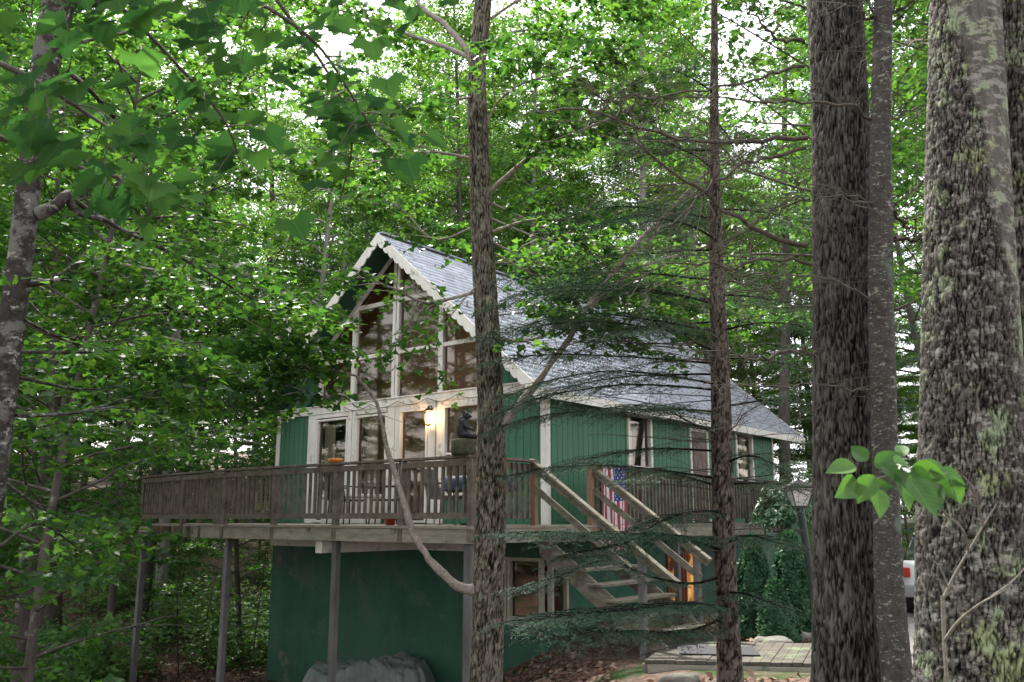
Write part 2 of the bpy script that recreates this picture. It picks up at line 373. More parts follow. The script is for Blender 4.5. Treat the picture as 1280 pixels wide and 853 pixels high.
# ------------------------------------------------------------------ the ground
def grid_sheet(xs, ys, zf):
    X, Y = np.meshgrid(xs, ys); V = np.stack([X, Y, zf(X, Y)], -1).reshape(-1, 3)
    nx, ny = len(xs), len(ys); i = np.arange(nx - 1); j = np.arange(ny - 1)[:, None] * nx
    F = np.stack([j + i, j + i + 1, j + nx + i + 1, j + nx + i], -1).reshape(-1, 4)
    return V, F
xs = np.r_[-400, -250, -150, -90, -60, np.arange(-45, 45.1, .5), 60, 90, 150, 250, 400]
ys = np.r_[-400, -200, -100, -50, -30, np.arange(-15, 75.1, .5), 90, 120, 160, 250, 400]
V, F = grid_sheet(xs, ys, gz)
m, nt, lk = newmat('forest_floor'); M_ground = m
out = N(nt, 'ShaderNodeOutputMaterial'); b = N(nt, 'ShaderNodeBsdfPrincipled', i_Roughness=.95); b.inputs['Specular IOR Level'].default_value = .1
tc = N(nt, 'ShaderNodeTexCoord')
n1 = N(nt, 'ShaderNodeTexNoise', i_Scale=9, i_Detail=9, i_Roughness=.75); n2 = N(nt, 'ShaderNodeTexNoise', i_Scale=.55, i_Detail=5, i_Roughness=.6)
lk.new(tc.outputs['Object'], n1.inputs[0]); lk.new(tc.outputs['Object'], n2.inputs[0])
r1 = ramp(nt, [(.3, (.06, .038, .03)), (.5, (.14, .095, .078)), (.7, (.25, .18, .155))]); lk.new(n1.outputs[0], r1.inputs[0])
r2 = ramp(nt, [(.3, (.03, .05, .02)), (.7, (.06, .10, .035))]); lk.new(n1.outputs[0], r2.inputs[0])
r3 = ramp(nt, [(.52, (0, 0, 0)), (.6, (1, 1, 1))]); lk.new(n2.outputs[0], r3.inputs[0])
mx = N(nt, 'ShaderNodeMix', data_type='RGBA'); lk.new(r3.outputs[0], mx.inputs[0]); lk.new(r1.outputs[0], mx.inputs[6]); lk.new(r2.outputs[0], mx.inputs[7]); lk.new(mx.outputs[2], b.inputs['Base Color'])
bp = N(nt, 'ShaderNodeBump', i_Strength=1, i_Distance=.05); lk.new(n1.outputs[0], bp.inputs['Height']); lk.new(bp.outputs[0], b.inputs['Normal']); lk.new(b.outputs[0], out.inputs[0])
tag(link('ground', npmesh('ground', V, [F], M_ground, True)), kind='structure')

# driveway on the right, a sheet over the ground
M_drive = mat('driveway_gravel', (.11, .10, .10), (.20, .185, .185), 18, (1, 1, 1), .9, .01, 60)
cl = smooth_path([(3.2, 4, 0), (4.9, 9.5, 0), (9.1, 20.5, 0), (12.5, 29, 0), (15, 35, 0)], 60)
t = np.gradient(cl, axis=0); t /= np.linalg.norm(t, axis=1, keepdims=True); nn = np.stack([t[:, 1], -t[:, 0], 0 * t[:, 0]], 1)
V = []; K = 9
for i in range(60):
    for k in range(K):
        q = cl[i] + nn[i] * (k / (K - 1) - .5) * (2.7 + .12 * math.sin(i * .9)); V.append((q[0], q[1], float(gz(q[0], q[1])) + .012))
F = [(i * K + k, i * K + k + 1, (i + 1) * K + k + 1, (i + 1) * K + k) for i in range(59) for k in range(K - 1)]
tag(link('driveway', npmesh('driveway', V, [F], M_drive, True)), kind='structure')

# ------------------------------------------------------------------ the cabin
base = H([0, 0, 0])[0]; base[2] = -3.2
cab = thing('cabin', 'green wooden cabin with a scalloped white gable, tall windows and a grey shingle roof', 'house', base)
W = 7.5; RZ = 5.70; SL = .87; AL = 10.05; OV = .6; AE = 11.5
def roofz(b): return RZ - SL * abs(b - W / 2) - .14
def siding(mb, along, s0, s1, zb, zt, step=.165, face=0.0, depth=.012, gw=.014):
    """grooved vertical boards along one wall: along='b' (front wall) or 'a' (side wall); outward is negative"""
    xs = [s0]; k = math.ceil(s0 / step + 1e-6)
    prof = [(s0, 0)]
    while k * step < s1 - .02:
        g = k * step
        if g > s0 + .02: prof += [(g - gw / 2, 0), (g - gw / 2 + .001, depth), (g + gw / 2 - .001, depth), (g + gw / 2, 0)]
        k += 1
    prof.append((s1, 0))
    ztf = zt if callable(zt) else (lambda s: zt)
    V = []
    for s, d in prof:
        for z in (zb, ztf(s)):
            V.append((face + d, s, z) if along == 'b' else (s, face + d, z))
    F = [(2 * i, 2 * i + 2, 2 * i + 3, 2 * i + 1) for i in range(len(prof) - 1)]
    mb.raw(V, F)
    # backing so the wall has thickness
    f2 = face + .10
    V = []
    for s, d in (prof[0], prof[-1]):
        for z in (zb, ztf(s)): V.append((f2, s, z) if along == 'b' else (s, f2, z))
    if along == 'b' and callable(zt) : pass
    mb.raw(V, [(0, 2, 3, 1)])
# front wall, main storey and gable
for b0_, b1_, z0_, z1_ in ((0.0, 1.42, -.35, 2.22), (0.0, 1.42, 2.36, roofz), (6.42, 7.5, -.35, 2.22), (6.10, 7.5, 2.36, roofz), (3.98, 4.86, -.35, .40), (1.42, 2.40, -.35, .40)):
    mb = MB(H); siding(mb, 'b', b0_, b1_, z0_, z1_); mb.build('front_wall', M_side, cab)
# side wall
mb = MB(H)
OPEN = [(2.70, 3.66, .95, 2.10), (5.35, 6.25, -.08, 1.98), (7.72, 8.72, .9, 2.10)]
s = 0.0
for a0, a1, z0, z1 in OPEN:
    siding(mb, 'a', s, a0, -.35, 2.34); siding(mb, 'a', a0, a1, z1, 2.34)
    if z0 > -.2: siding(mb, 'a', a0, a1, -.35, z0)
    s = a1
siding(mb, 'a', s, AL, -.35, 2.34)
mb.build('side_wall', M_side, cab)
mb = MB(H)
mb.raw([(AL, 0, -.35), (AL, W, -.35), (AL, W, roofz(W)), (AL, W / 2, roofz(W / 2)), (AL, 0, roofz(0))], [(0, 1, 2, 3, 4)])
mb.raw([(AL - .1, 0, -.35), (AL - .1, W, -.35), (AL - .1, W, roofz(W)), (AL - .1, W / 2, roofz(W / 2)), (AL - .1, 0, roofz(0))], [(4, 3, 2, 1, 0)])
mb.build('rear_wall', M_side, cab)
mb = MB(H); mb.box(0, AL, W - .1, W, -.35, 2.34); mb.build('far_side_wall', M_side, cab)
# basement
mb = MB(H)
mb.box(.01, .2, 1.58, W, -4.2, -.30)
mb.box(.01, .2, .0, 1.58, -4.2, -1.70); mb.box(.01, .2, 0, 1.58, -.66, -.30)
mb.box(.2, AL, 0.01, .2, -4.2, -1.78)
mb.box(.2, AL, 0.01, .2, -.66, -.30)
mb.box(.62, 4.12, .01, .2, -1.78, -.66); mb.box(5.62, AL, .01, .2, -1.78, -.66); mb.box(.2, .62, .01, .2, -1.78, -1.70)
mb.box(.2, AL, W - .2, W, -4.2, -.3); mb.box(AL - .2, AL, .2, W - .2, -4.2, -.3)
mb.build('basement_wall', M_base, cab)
mb = MB(H); mb.box(-.05, .008, 1.2, W + .02, -.58, -.345); mb.build('ledger_board', M_white, cab)
# corner boards, band board
for nm, bx in (('corner_board', [(-.03, .0, -.03, .10, -.36, 2.36), (.0, .09, -.03, .0, -.36, 2.30)]), ('corner_board', [(-.03, 0, W - .08, W + .03, -.36, 2.36)]),
               ('corner_board', [(AL - .09, AL, -.03, 0, -.36, 2.3)])):
    mb = MB(H); [mb.box(*q) for q in bx]; mb.build(nm, M_white, cab, bevel=.004)
mb = MB(H); mb.box(-.045, -.004, -.03, W + .03, 2.215, 2.37); mb.box(-.065, -.02, -.03, W + .03, 2.372, 2.40); mb.build('band_board', M_white, cab, bevel=.004)

def clip(poly, n, d):
    out = []
    for i in range(len(poly)):
        p, q = poly[i], poly[(i + 1) % len(poly)]; fp = n[0] * p[0] + n[1] * p[1] - d; fq = n[0] * q[0] + n[1] * q[1] - d
        if fp <= 0: out.append(p)
        if fp * fq < 0: t = fp / (fp - fq); out.append((p[0] + t * (q[0] - p[0]), p[1] + t * (q[1] - p[1])))
    return out
def cell(b0, b1, z0, z1, g=.20):
    pl = [(b0, z0), (b1, z0), (b1, z1), (b0, z1)]
    c = RZ - g
    pl = clip(pl, (SL, 1), c + SL * W / 2); return clip(pl, (-SL, 1), c - SL * W / 2)
# gable windows: mullions at b, rails at z
bs = [(1.48, 2.43), (2.55, 3.66), (3.84, 4.94), (5.06, 6.02)]
zs = [(2.42, 3.28), (3.36, 4.36), (4.46, 5.6)]
mb = MB(H)
def vbar(b0, b1, z0, a0=-.05, a1=.06):
    pl = cell(b0, b1, z0, 9, .16); mb.prism([(a0, p[0], p[1]) for p in pl], (a1 - a0, 0, 0))
for b0, b1 in ((1.42, 1.48), (2.43, 2.55), (3.66, 3.73), (3.76, 3.84), (4.94, 5.06), (6.02, 6.10)): vbar(b0, b1, 2.402)
for z0, z1, bb0, bb1 in ((3.28, 3.36, 1.48, 6.02), (4.36, 4.45, 2.55, 4.94)):
    for b0, b1 in bs:
        if b0 >= bb0 - .01 and b1 <= bb1 + .01: mb.box(-.035, .05, b0, b1, z0, z1)
for sgn in (-1, 1):                        # sloping head trim under the roof
    pl = [(W / 2, roofz(W / 2) - .01), (W / 2 + sgn * 2.35, roofz(W / 2 + sgn * 2.35) - .01), (W / 2 + sgn * 2.35, roofz(W / 2 + sgn * 2.35) - .11), (W / 2, roofz(W / 2) - .11)]
    mb.prism([(-.055, p[0], p[1]) for p in (pl if sgn > 0 else pl[::-1])], (.05, 0, 0))
gw = mb.build('gable_window', M_white, cab)
for b0, b1 in bs:
    for z0, z1 in zs:
        pl = cell(b0, b1, z0, z1)
        if len(pl) >= 3:
            m2 = MB(H); m2.raw([(.02, p[0], p[1]) for p in pl], [tuple(range(len(pl)))[::-1]]); m2.build('pane', M_glass, gw)
# window / door row under the band board
def window(b0, b1, z0, z1, name='window', mid=None, fw=.075, col=M_white, ax='b', face=0., curtain=None, glass=None, deep=.0):
    T = H if ax == 'b' else (lambda v: H(np.atleast_2d(v)[:, [1, 0, 2]]))
    mb = MB(T); f0, f1 = face - .04, face + .06
    mb.box(f0, f1, b0, b0 + fw, z0, z1); mb.box(f0, f1, b1 - fw, b1, z0, z1)
    mb.box(f0, f1, b0 + fw, b1 - fw, z1 - fw, z1); mb.box(f0 - .02, f1, b0 + fw, b1 - fw, z0, z0 + fw)
    if mid: mb.box(face - .02, f1 - .03, b0 + fw, b1 - fw, mid - .02, mid + .02)
    fr = mb.build(name, col, cab, bevel=.004)
    m2 = MB(T); m2.raw([(face + .035, b0 + fw, z0 + fw), (face + .035, b1 - fw, z0 + fw), (face + .035, b1 - fw, z1 - fw), (face + .035, b0 + fw, z1 - fw)], [(0, 3, 2, 1) if ax == 'b' else (0, 1, 2, 3)]); m2.build('pane', glass or M_glass, fr)
    return fr
def curtain(fr, b0, b1, z0, z1, a, ax='b'):
    T = H if ax == 'b' else (lambda v: H(np.atleast_2d(v)[:, [1, 0, 2]]))
    n = max(10, int((b1 - b0) / .03)); V = []
    for i in range(n):
        s_ = b0 + (b1 - b0) * i / (n - 1); d = a + .025 * math.sin(i * 1.9) + .01 * math.sin(i * .7)
        V += [(d, s_, z0), (d * .98, s_, z1)]
    mb = MB(T); mb.smooth = True; mb.raw(V, [(2 * i, 2 * i + 2, 2 * i + 3, 2 * i + 1) for i in range(n - 1)]); mb.build('curtain', M_curtain, fr)
w1 = window(5.13, 6.14, -.08, 2.10, 'glass_door', 1.12, fw=.045); curtain(w1, 5.75, 6.1, 0, 2.0, .18)
w2 = window(3.95, 4.88, .42, 2.10, 'window', 1.12, fw=.045); curtain(w2, 4.42, 4.75, .45, 2.0, .18)
w3 = window(2.82, 3.60, -.08, 2.12, 'glass_door', fw=.045)
w4 = window(1.50, 2.40, .42, 2.12, 'window', 1.20, fw=.045); curtain(w4, 2.0, 2.3, .45, 2.0, .18)
mb = MB(H)
for b0, b1 in ((6.16, 6.42), (4.90, 4.99), (5.01, 5.12), (3.62, 3.72), (3.74, 3.94), (2.42, 2.58), (2.62, 2.80), (1.42, 1.49)):
    mb.box(-.025 - .004 * (int(b0 * 10) % 3), .03, b0, b1, -.09, 2.213)
for b0, b1 in ((5.13, 6.20), (3.98, 4.86), (2.82, 3.62), (1.50, 2.40)): mb.box(-.03, .03, b0, b1, 2.125, 2.212)
mb.build('casing', M_white, cab)
# side windows, side door
s1 = window(2.70, 3.66, .95, 2.10, 'window', ax='a'); curtain(s1, 2.8, 3.1, 1, 2.0, .15, 'a')
s2 = window(7.72, 8.72, .9, 2.10, 'window', ax='a'); curtain(s2, 8.3, 8.6, 1, 2.0, .15, 'a')
M_door = mat('brown_door', (.10, .07, .055), (.15, .105, .08), 4, (6, 6, .5), .5)
T = lambda v: H(np.atleast_2d(v)[:, [1, 0, 2]])
mb = MB(T); mb.box(-.03, .05, 5.35, 5.42, -.08, 1.98); mb.box(-.03, .05, 6.18, 6.25, -.08, 1.98); mb.box(-.03, .05, 5.42, 6.18, 1.91, 1.98)
mb.m = 1; mb.box(.0, .04, 5.42, 6.18, -.08, 1.91)
for z0, z1 in ((.1, .85), (1.0, 1.75)): mb.box(-.012, .002, 5.52, 6.08, z0, z1)
dr = mb.build('side_door', [M_white, M_door], cab, bevel=.004)
mb = MB(T); mb.lathe((-.05, 5.5, .93), [(.01, 0), (.028, .005), (.03, .03), (.012, .05)], 10); mb.build('handle', M_black, dr)
# basement windows: front pair beside the corner, and the lit one on the side
M_trimd = mat('beige_trim', (.30, .28, .22), (.40, .37, .30), 5, rough=.7)
bw = window(.86, 1.55, -1.70, -.66, 'basement_window', col=M_trimd, face=.01, fw=.06)
bw2 = window(.10, .84, -1.70, -.66, 'basement_window', col=M_trimd, face=.01, fw=.06)
bw3 = window(.10, .60, -1.70, -.66, 'basement_window', col=M_trimd, face=.01, ax='a', fw=.06)
mb = MB(H); mb.box(-.06, .02, -.02, 1.62, -1.78, -1.702); mb.build('window_sill', M_trimd, cab)
m, nt, lk = newmat('lamplit_glass'); M_lit = m
out = N(nt, 'ShaderNodeOutputMaterial'); e = N(nt, 'ShaderNodeEmission', i_Strength=.27); tc = N(nt, 'ShaderNodeTexCoord'); no = N(nt, 'ShaderNodeTexNoise', i_Scale=3.0, i_Detail=3)
r = ramp(nt, [(.42, (.07, .022, .008)), (.55, (.55, .25, .07)), (.70, (.9, .52, .18))]); lk.new(tc.outputs['Object'], no.inputs[0]); lk.new(no.outputs[0], r.inputs[0]); lk.new(r.outputs[0], e.inputs[0]); lk.new(e.outputs[0], out.inputs[0])
lw = window(4.14, 4.85, -1.78, -.66, 'basement_window', col=M_redwood, face=.01, ax='a', glass=M_lit, fw=.06)
lw2 = window(4.90, 5.60, -1.78, -.66, 'basement_window', col=M_redwood, face=.01, ax='a', glass=M_lit, fw=.06)
# rooms behind the glass
mb = MB(H); mb.box(.3, AL - .3, .3, W - .3, -.12, -.08); mb.build('interior_floor', M_carpet, cab)
mb = MB(H); mb.raw([(1.9, .11, -.08), (1.9, W - .11, -.08), (1.9, W - .11, roofz(W - .1)), (1.9, W / 2, roofz(W / 2)), (1.9, .11, roofz(.1))], [(0, 1, 2, 3, 4)][::-1])
mb.raw([(.12, .11, roofz(.11) - .02), (AL - .12, .11, roofz(.11) - .02), (AL - .12, W / 2, roofz(W / 2) - .02), (.12, W / 2, roofz(W / 2) - .02)], [(0, 1, 2, 3)])
mb.raw([(.12, W - .11, roofz(.11) - .02), (AL - .12, W - .11, roofz(.11) - .02), (AL - .12, W / 2, roofz(W / 2) - .02), (.12, W / 2, roofz(W / 2) - .02)], [(3, 2, 1, 0)])
mb.build('interior_lining', M_wood_in, cab)
mb = MB(H); mb.box(2.0, 2.1, .3, W - .3, -4, -.4); mb.build('basement_partition', M_redwood, cab)
# roof: stepped shingle courses on each slope
rng = np.random.default_rng(5)
def slope(sgn):
    b_e = -.32 if sgn < 0 else W + .32
    Ls = abs(W / 2 - b_e); n = int(math.hypot(Ls, Ls * SL) / .165)
    V = []; F = []; A = []; tabs = int((AE + OV) / .24)
    for i in range(n):
        t0, t1 = i / n, (i + 1) / n
        bb0 = b_e + (W / 2 - b_e) * t0; bb1 = b_e + (W / 2 - b_e) * t1
        z0 = RZ - SL * abs(bb0 - W / 2); z1 = RZ - SL * abs(bb1 - W / 2)
        off = (i % 2) * .12
        for k in range(tabs + 1):
            a0 = max(-OV, -OV + k * .24 - off); a1 = min(AE, -OV + (k + 1) * .24 - off)
            if a1 - a0 < .02: continue
            lift = .020 + rng.uniform(0, .007); r_ = rng.uniform(-.12, .22); q = len(V)
            sk_ = rng.uniform(0, .006)
            V += [(a0 + .003, bb0 - sgn * -.0, z0 + lift), (a1 - .003, bb0, z0 + lift), (a1 - .003, bb1, z1 + .001), (a0 + .003, bb1, z1 + .001), (a0 + .003, bb0, z0 - .012), (a1 - .003, bb0, z0 - .012)]
            f = [(q, q + 1, q + 2, q + 3), (q + 4, q + 5, q + 1, q)]
            F += f if sgn < 0 else [x[::-1] for x in f]; A += [r_] * 6
    me = npmesh('roof', H(V) - wloc(cab), [F], M_roof, attrs={'rnd': A})
    return link('roof_slope', me, cab), b_e
for sgn in (-1, 1):
    ro, be = slope(sgn)
    mb = MB(H); ze = RZ - SL * abs(be - W / 2)
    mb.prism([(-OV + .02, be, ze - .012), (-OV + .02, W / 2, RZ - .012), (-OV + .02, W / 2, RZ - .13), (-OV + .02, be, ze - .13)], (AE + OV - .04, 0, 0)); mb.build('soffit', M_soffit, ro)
    mb = MB(H); y0, y1 = (be - .03, be - .002) if sgn < 0 else (be + .002, be + .03)
    mb.box(-OV, AE, y0, y1, ze - .155, ze + .0); mb.build('fascia', M_white, ro)
    # scalloped barge board
    n = 26; L = math.hypot(W / 2 - be, RZ - ze); ux, uz = (be - W / 2) / L, (ze - RZ) / L
    for aa in (-OV - .03, AE):
        top = []; bot = []
        for i in range(n * 6 + 1):
            t_ = i / (n * 6) * L; x_ = W / 2 + ux * t_; z_ = RZ + uz * t_
            sc_ = abs(math.sin(i / 6 * math.pi)) ** .6 * .055
            wd = .185 + sc_ + (.05 if i > n * 6 - 3 else 0)
            top.append((aa, x_, z_ + .012)); bot.append((aa, x_ , z_ - wd * 1.05))
        V = top + bot; m_ = len(top); T2 = [(v[0] + .028, v[1], v[2]) for v in V]
        F = [(i, i + 1, m_ + i + 1, m_ + i) for i in range(m_ - 1)]
        F2 = [(2 * m_ + a, 2 * m_ + d, 2 * m_ + c, 2 * m_ + b_) for a, b_, c, d in F]
        F3 = [(m_ + i, m_ + i + 1, 3 * m_ + i + 1, 3 * m_ + i) for i in range(m_ - 1)] + [(i + 1, i, 2 * m_ + i, 2 * m_ + i + 1) for i in range(m_ - 1)] + [(m_ - 1, 2 * m_ - 1, 4 * m_ - 1, 3 * m_ - 1)]
        mb = MB(H); mb.raw(V + T2, F + F2 + F3); mb.build('barge_board', M_white, cab)
mb = MB(H); mb.bar((-OV, W / 2, RZ + .012), (AE, W / 2, RZ + .012), .22, .03); mb.build('ridge_cap', M_roof, cab)
mb = MB(H); mb.box(2.4, 3.0, 5.2, 5.8, 3.5, 6.1); mb.box(2.36, 3.04, 5.16, 5.84, 6.1, 6.2); mb.build('chimney', mat('chimney_brick', (.2, .09, .06), (.3, .15, .11), 12), cab)

# lantern on the wall, lit
lp = H([-.14, 2.69, 1.90])[0]
lan = thing('wall_lantern', 'lit brass wall lantern glowing between the glass door and the window', 'lantern', lp)
M_brass = mat('dark_brass', (.06, .04, .025), (.10, .07, .04), 9, rough=.4, metal=.8)
mb = MB(); mb.lathe(lp + [0, 0, .13], [(.10, 0), (.075, .03), (.02, .07), (.012, .10)], 6); mb.build('cap', M_brass, lan)
mb = MB(); mb.lathe(lp + [0, 0, -.13], [(.02, -.03), (.06, -.01), (.065, 0)], 6)
for k in range(6):
    a = k * math.pi / 3; mb.tube([lp + [.062 * math.cos(a), .062 * math.sin(a), -.13], lp + [.085 * math.cos(a), .085 * math.sin(a), .13]], .004, 4)
mb.tube([lp + [0, 0, .2], lp + D1 * .07 + [0, 0, .24], lp + D1 * .13 + [0, 0, .12]], .012, 6); mb.build('cage', M_brass, lan)
mb = MB(); mb.lathe(lp, [(.012, -.10), (.04, -.05), (.055, .02), (.035, .08), (.01, .1)], 12); mb.build('bulb', emit('lamp_glow', (1, .62, .26), 22), lan, smooth=True)
ld = bpy.data.lights.new('lantern_light', 'POINT'); lo = bpy.data.objects.new('lantern_light', ld); COL.objects.link(lo); lo.location = tuple(lp - D1 * .10 + [0, 0, 0]); ld.energy = 2.6; ld.color = (1, .5, .2); ld.shadow_soft_size = .06

# string lights drooping under the band board
mb = MB(H); pts = []
for i in range(41):
    b_ = 1.2 + i * .1; pts.append((-.09, b_, 2.30 - .10 * abs(math.sin(i * math.pi / 8))))
mb.tube(pts, .006, 4)
st = thing('string_lights', 'thin dark string of small bulbs looped along the white band above the doors', 'string lights', H([0, 3.2, 2.3])[0])
mb.build('cord', M_black, st)
for i in range(0, 41, 4):
    mb = MB(H); q = pts[i]; mb.lathe((q[0], q[1], q[2] - .07), [(.006, 0), (.02, .02), (.018, .045), (.008, .065)], 8); mb.build('bulb', mat('clear_bulb', (.5, .48, .42), rough=.15) if i == 0 else MATS['clear_bulb'], st)

# ------------------------------------------------------------------ the deck
dk = thing('deck', 'weathered raised wooden deck with baluster railing wrapped round the cabin', 'deck', H([-3.05, 3, -3.3])[0])
FZ = -.10; RT = .85
front = [(-3.05, -.95), (-3.05, .40), (-3.05, 1.86), (-3.05, 3.42), (-3.05, 4.85), (-2.85, 6.50), (-2.52, 8.55)]
sidep = [(-3.05, -.95), (-1.61, -.95)]
side2 = [(-.07, -.95), (1.55, -.95), (3.1, -.95), (4.6, -.95), (6.1, -.95), (7.7, -.95)]
leftp = [(-2.52, 8.55), (-1.1, 8.7), (.4, 8.85)]
M_deckfl = mat('deck_boards', (.16, .14, .115), (.27, .24, .2), 4, (1, 1, 1), .85, .003)
mb = MB(H)
outer = [(-3.05, -.95), (-3.05, 4.85), (-2.52, 8.55), (.4, 8.85), (.4, 7.56), (-.07, 7.56), (-.07, -.07), (10, -.07), (10, -.95)]
outer = [(-3.10, -1.0), (-3.10, 4.85), (-2.57, 8.6), (.4, 8.9), (.4, 7.56), (-.07, 7.56), (-.07, -.07), (7.8, -.07), (7.8, -1.0)]
mb.prism([(a, b, FZ - .04) for a, b in outer][::-1], (0, 0, .04)); mb.build('floor_boards', M_deckfl, dk)
def rim(p, q, z0, z1, w=.045, nm='rim_beam', m=M_beam):
    mb = MB(H); mb.bar((*p, (z0 + z1) / 2), (*q, (z0 + z1) / 2), w, z1 - z0); return mb.build(nm, m, dk, bevel=.004)
rim((-3.06, -.98), (-3.06, 4.85), FZ - .24, FZ - .045); rim((-3.06, 4.90), (-2.55, 8.55), FZ - .24, FZ - .045)
rim((-2.55, 8.58), (.4, 8.87), FZ - .24, FZ - .045); rim((-3.03, -.97), (7.78, -.97), FZ - .24, FZ - .045)
mb = MB(H)
for k in range(20): mb.box(-3.0, -.1, -.6 + k * .42, -.56 + k * .42, FZ - .24, FZ - .045)
mb.build('joists', M_deckw, dk)
mb = MB(H); mb.box(-2.95, -.02, 2.28, 2.44, FZ - .44, FZ - .245); mb.build('beam_end', M_white, dk)
def post(a, b, top=RT - .02, nm='rail_post', m=M_deckw, w=.09, z0=FZ - .22):
    mb = MB(H); mb.box(a - w / 2, a + w / 2, b - w / 2, b + w / 2, z0, top); mb.build(nm, m, dk, bevel=.005)
rr = random.Random(4)
def panel(p, q, z=RT, zf=FZ):
    mb = MB(H); L = math.dist(p, q); n = int(L / .128); ux, uy = (q[0] - p[0]) / L, (q[1] - p[1]) / L
    for i in range(1, n):
        t_ = L * i / n
        if t_ < .07 or t_ > L - .07: continue
        x, y = p[0] + ux * t_, p[1] + uy * t_; dx = rr.uniform(-.006, .006)
        mb.bar((x, y, zf + .10), (x + dx * ux, y + dx * uy, z - .045), .038, .038, up=(ux * D1 + uy * D2))
    mb.bar((*p, zf + .13), (*q, zf + .13), .04, .085) if False else None
    nx, ny = -uy * .035, ux * .035
    mb.bar((p[0] + nx, p[1] + ny, zf + .14), (q[0] + nx, q[1] + ny, zf + .14), .034, .085); mb.bar((p[0] + nx, p[1] + ny, z - .085), (q[0] + nx, q[1] + ny, z - .085), .034, .085)
    pn = mb.build('railing_panel', M_deckw, dk)
    mb = MB(H); mb.bar((p[0] - ux * .03, p[1] - uy * .03, z), (q[0] + ux * .03, q[1] + uy * .03, z), .14, .038); mb.build('top_rail', M_deckw, pn, bevel=.004)
for seq in (front, sidep, side2, leftp):
    for i in range(len(seq) - 1): panel(seq[i], seq[i + 1])
for i, (a, b) in enumerate(front): post(a, b)
for a, b in sidep[1:]: post(a, b, m=M_newpost, z0=FZ - .2)
for a, b in side2: post(a, b, m=M_newpost if a < 0 else M_deckw)
for a, b in leftp[1:]: post(a, b)
# tall support posts
def support(px, py, a_, m=M_metal, w=.10):
    g = H([a_[0], a_[1], 0])[0]; z0 = float(gz(g[0], g[1])) - .1
    mb = MB(H); mb.box(a_[0] - w / 2, a_[0] + w / 2, a_[1] - w / 2, a_[1] + w / 2, z0, FZ - .245); mb.build('support_post', m, dk, bevel=.004)
def atb(px, a):                              # front-line b where column px meets the plane a
    r_ = ray(px, 675); P0 = CORNER + D1 * a; q = r_ * (np.dot(P0, D1) / np.dot(r_, D1)); return float(np.dot(q - CORNER, D2))
support(0, 0, (-2.50, 8.45)); support(0, 0, (-2.85, atb(286, -2.85))); support(0, 0, (-2.93, atb(421, -2.93)), M_grey)
support(0, 0, (-2.95, -.85), M_grey, .13); support(0, 0, (3.0, -.85), M_grey); support(0, 0, (6.0, -.85), M_grey)

# ------------------------------------------------------------------ stairs down to the boardwalk
sta = thing('staircase', 'wooden staircase with slanting handrails descending from the deck to the boardwalk', 'staircase', H([-.85, -2.2, -1.8])[0])
NS = 8; RUN = .282; RISE = .20
for k in range(NS - 1):
    z = FZ - RISE * (k + 1); b_ = -1.02 - RUN * k
    mb = MB(H); mb.box(-1.66, -.05, b_ - RUN - .02, b_ - .01, z - .04, z); mb.build('tread', M_stairw, sta, bevel=.005)
mb = MB(H)
sl = RISE / RUN
for a_ in (-1.56, -.18):
    mb = MB(H); t0 = (-1.0, FZ - .08); L_ = RUN * (NS - .6)
    mb.prism([(a_, t0[0], t0[1]), (a_, t0[0] - L_, t0[1] - L_ * sl), (a_, t0[0] - L_, t0[1] - L_ * sl - .1), (a_, t0[0] - L_ + .25, t0[1] - L_ * sl - .16), (a_, t0[0], t0[1] - .34)], (.045, 0, 0)); mb.build('stringer', M_stairw, sta)
sl2 = .705
for a_, be_ in ((-1.66, -3.36), (-.04, -3.02)):
    zt = lambda b_: RT - (-.95 - b_) * sl2
    mb = MB(H); mb.bar((a_, -.93, zt(-.93) + .01), (a_, be_, zt(be_) + .01), .12, .04); mb.bar((a_, -.95, zt(-.95) - .06), (a_, be_ + .03, zt(be_ + .03) - .06), .035, .11); mb.build('handrail', M_stairw, sta, bevel=.005)
    mb = MB(H); mb.bar((a_ + .03, -.98, .45), (a_ + .03, -2.85, .45 - 1.87 * sl2), .035, .10); mb.build('mid_rail', M_stairw, sta, bevel=.005)
    for b_ in (-2.78,):
        mb = MB(H); mb.box(a_ - .05 + .04, a_ + .09, b_ - .045, b_ + .045, -1.85, zt(b_) - .1); mb.build('newel_post', M_grey, sta, bevel=.005)

# boardwalk at the foot of the stairs
bk = thing('boardwalk', 'low grey plank boardwalk with a dark mat at the foot of the staircase', 'boardwalk', (2.9, 12.2, -1.95))
A0, B0, C0, D0 = np.array([1.62, 11.35, -1.70]), np.array([4.6, 10.95, -1.70]), np.array([5.3, 12.55, -1.70]), np.array([2.3, 13.15, -1.70])
mb = MB(); n = 24
for i in range(n):
    t0, t1 = i / n + .0012, (i + 1) / n - .0012
    q = [A0 + (B0 - A0) * t0, A0 + (B0 - A0) * t1, D0 + (C0 - D0) * t1, D0 + (C0 - D0) * t0]; mb.prism([x + [0, 0, -.04] for x in q], (0, 0, .04 + .003 * (i % 3)))
mb.build('planks', mat('boardwalk_planks', (.045, .040, .034), (.10, .088, .073), 4, rough=.85, bump=.003, stain=((.12, .15, .08), 2, .58)), bk)
for p_, q_ in ((A0, B0), (D0, C0), (A0, D0), (B0, C0)):
    mb = MB(); u = (q_ - p_) * .012; mb.bar(p_ + u + [0, 0, -.135], q_ - u + [0, 0, -.135], .05, .18); mb.build('rim_board', M_beam, bk)
for p_ in (A0 + [.06, .03, 0], A0 * .68 + B0 * .32 + [0, .05, 0], B0 + [-.05, .05, 0], C0 + [-.05, -.05, 0], D0 + [.05, -.05, 0]):
    mb = MB(); mb.box(p_[0] - .05, p_[0] + .05, p_[1] - .05, p_[1] + .05, float(gz(p_[0], p_[1])) - .1, -1.745); mb.build('leg', M_grey, bk)
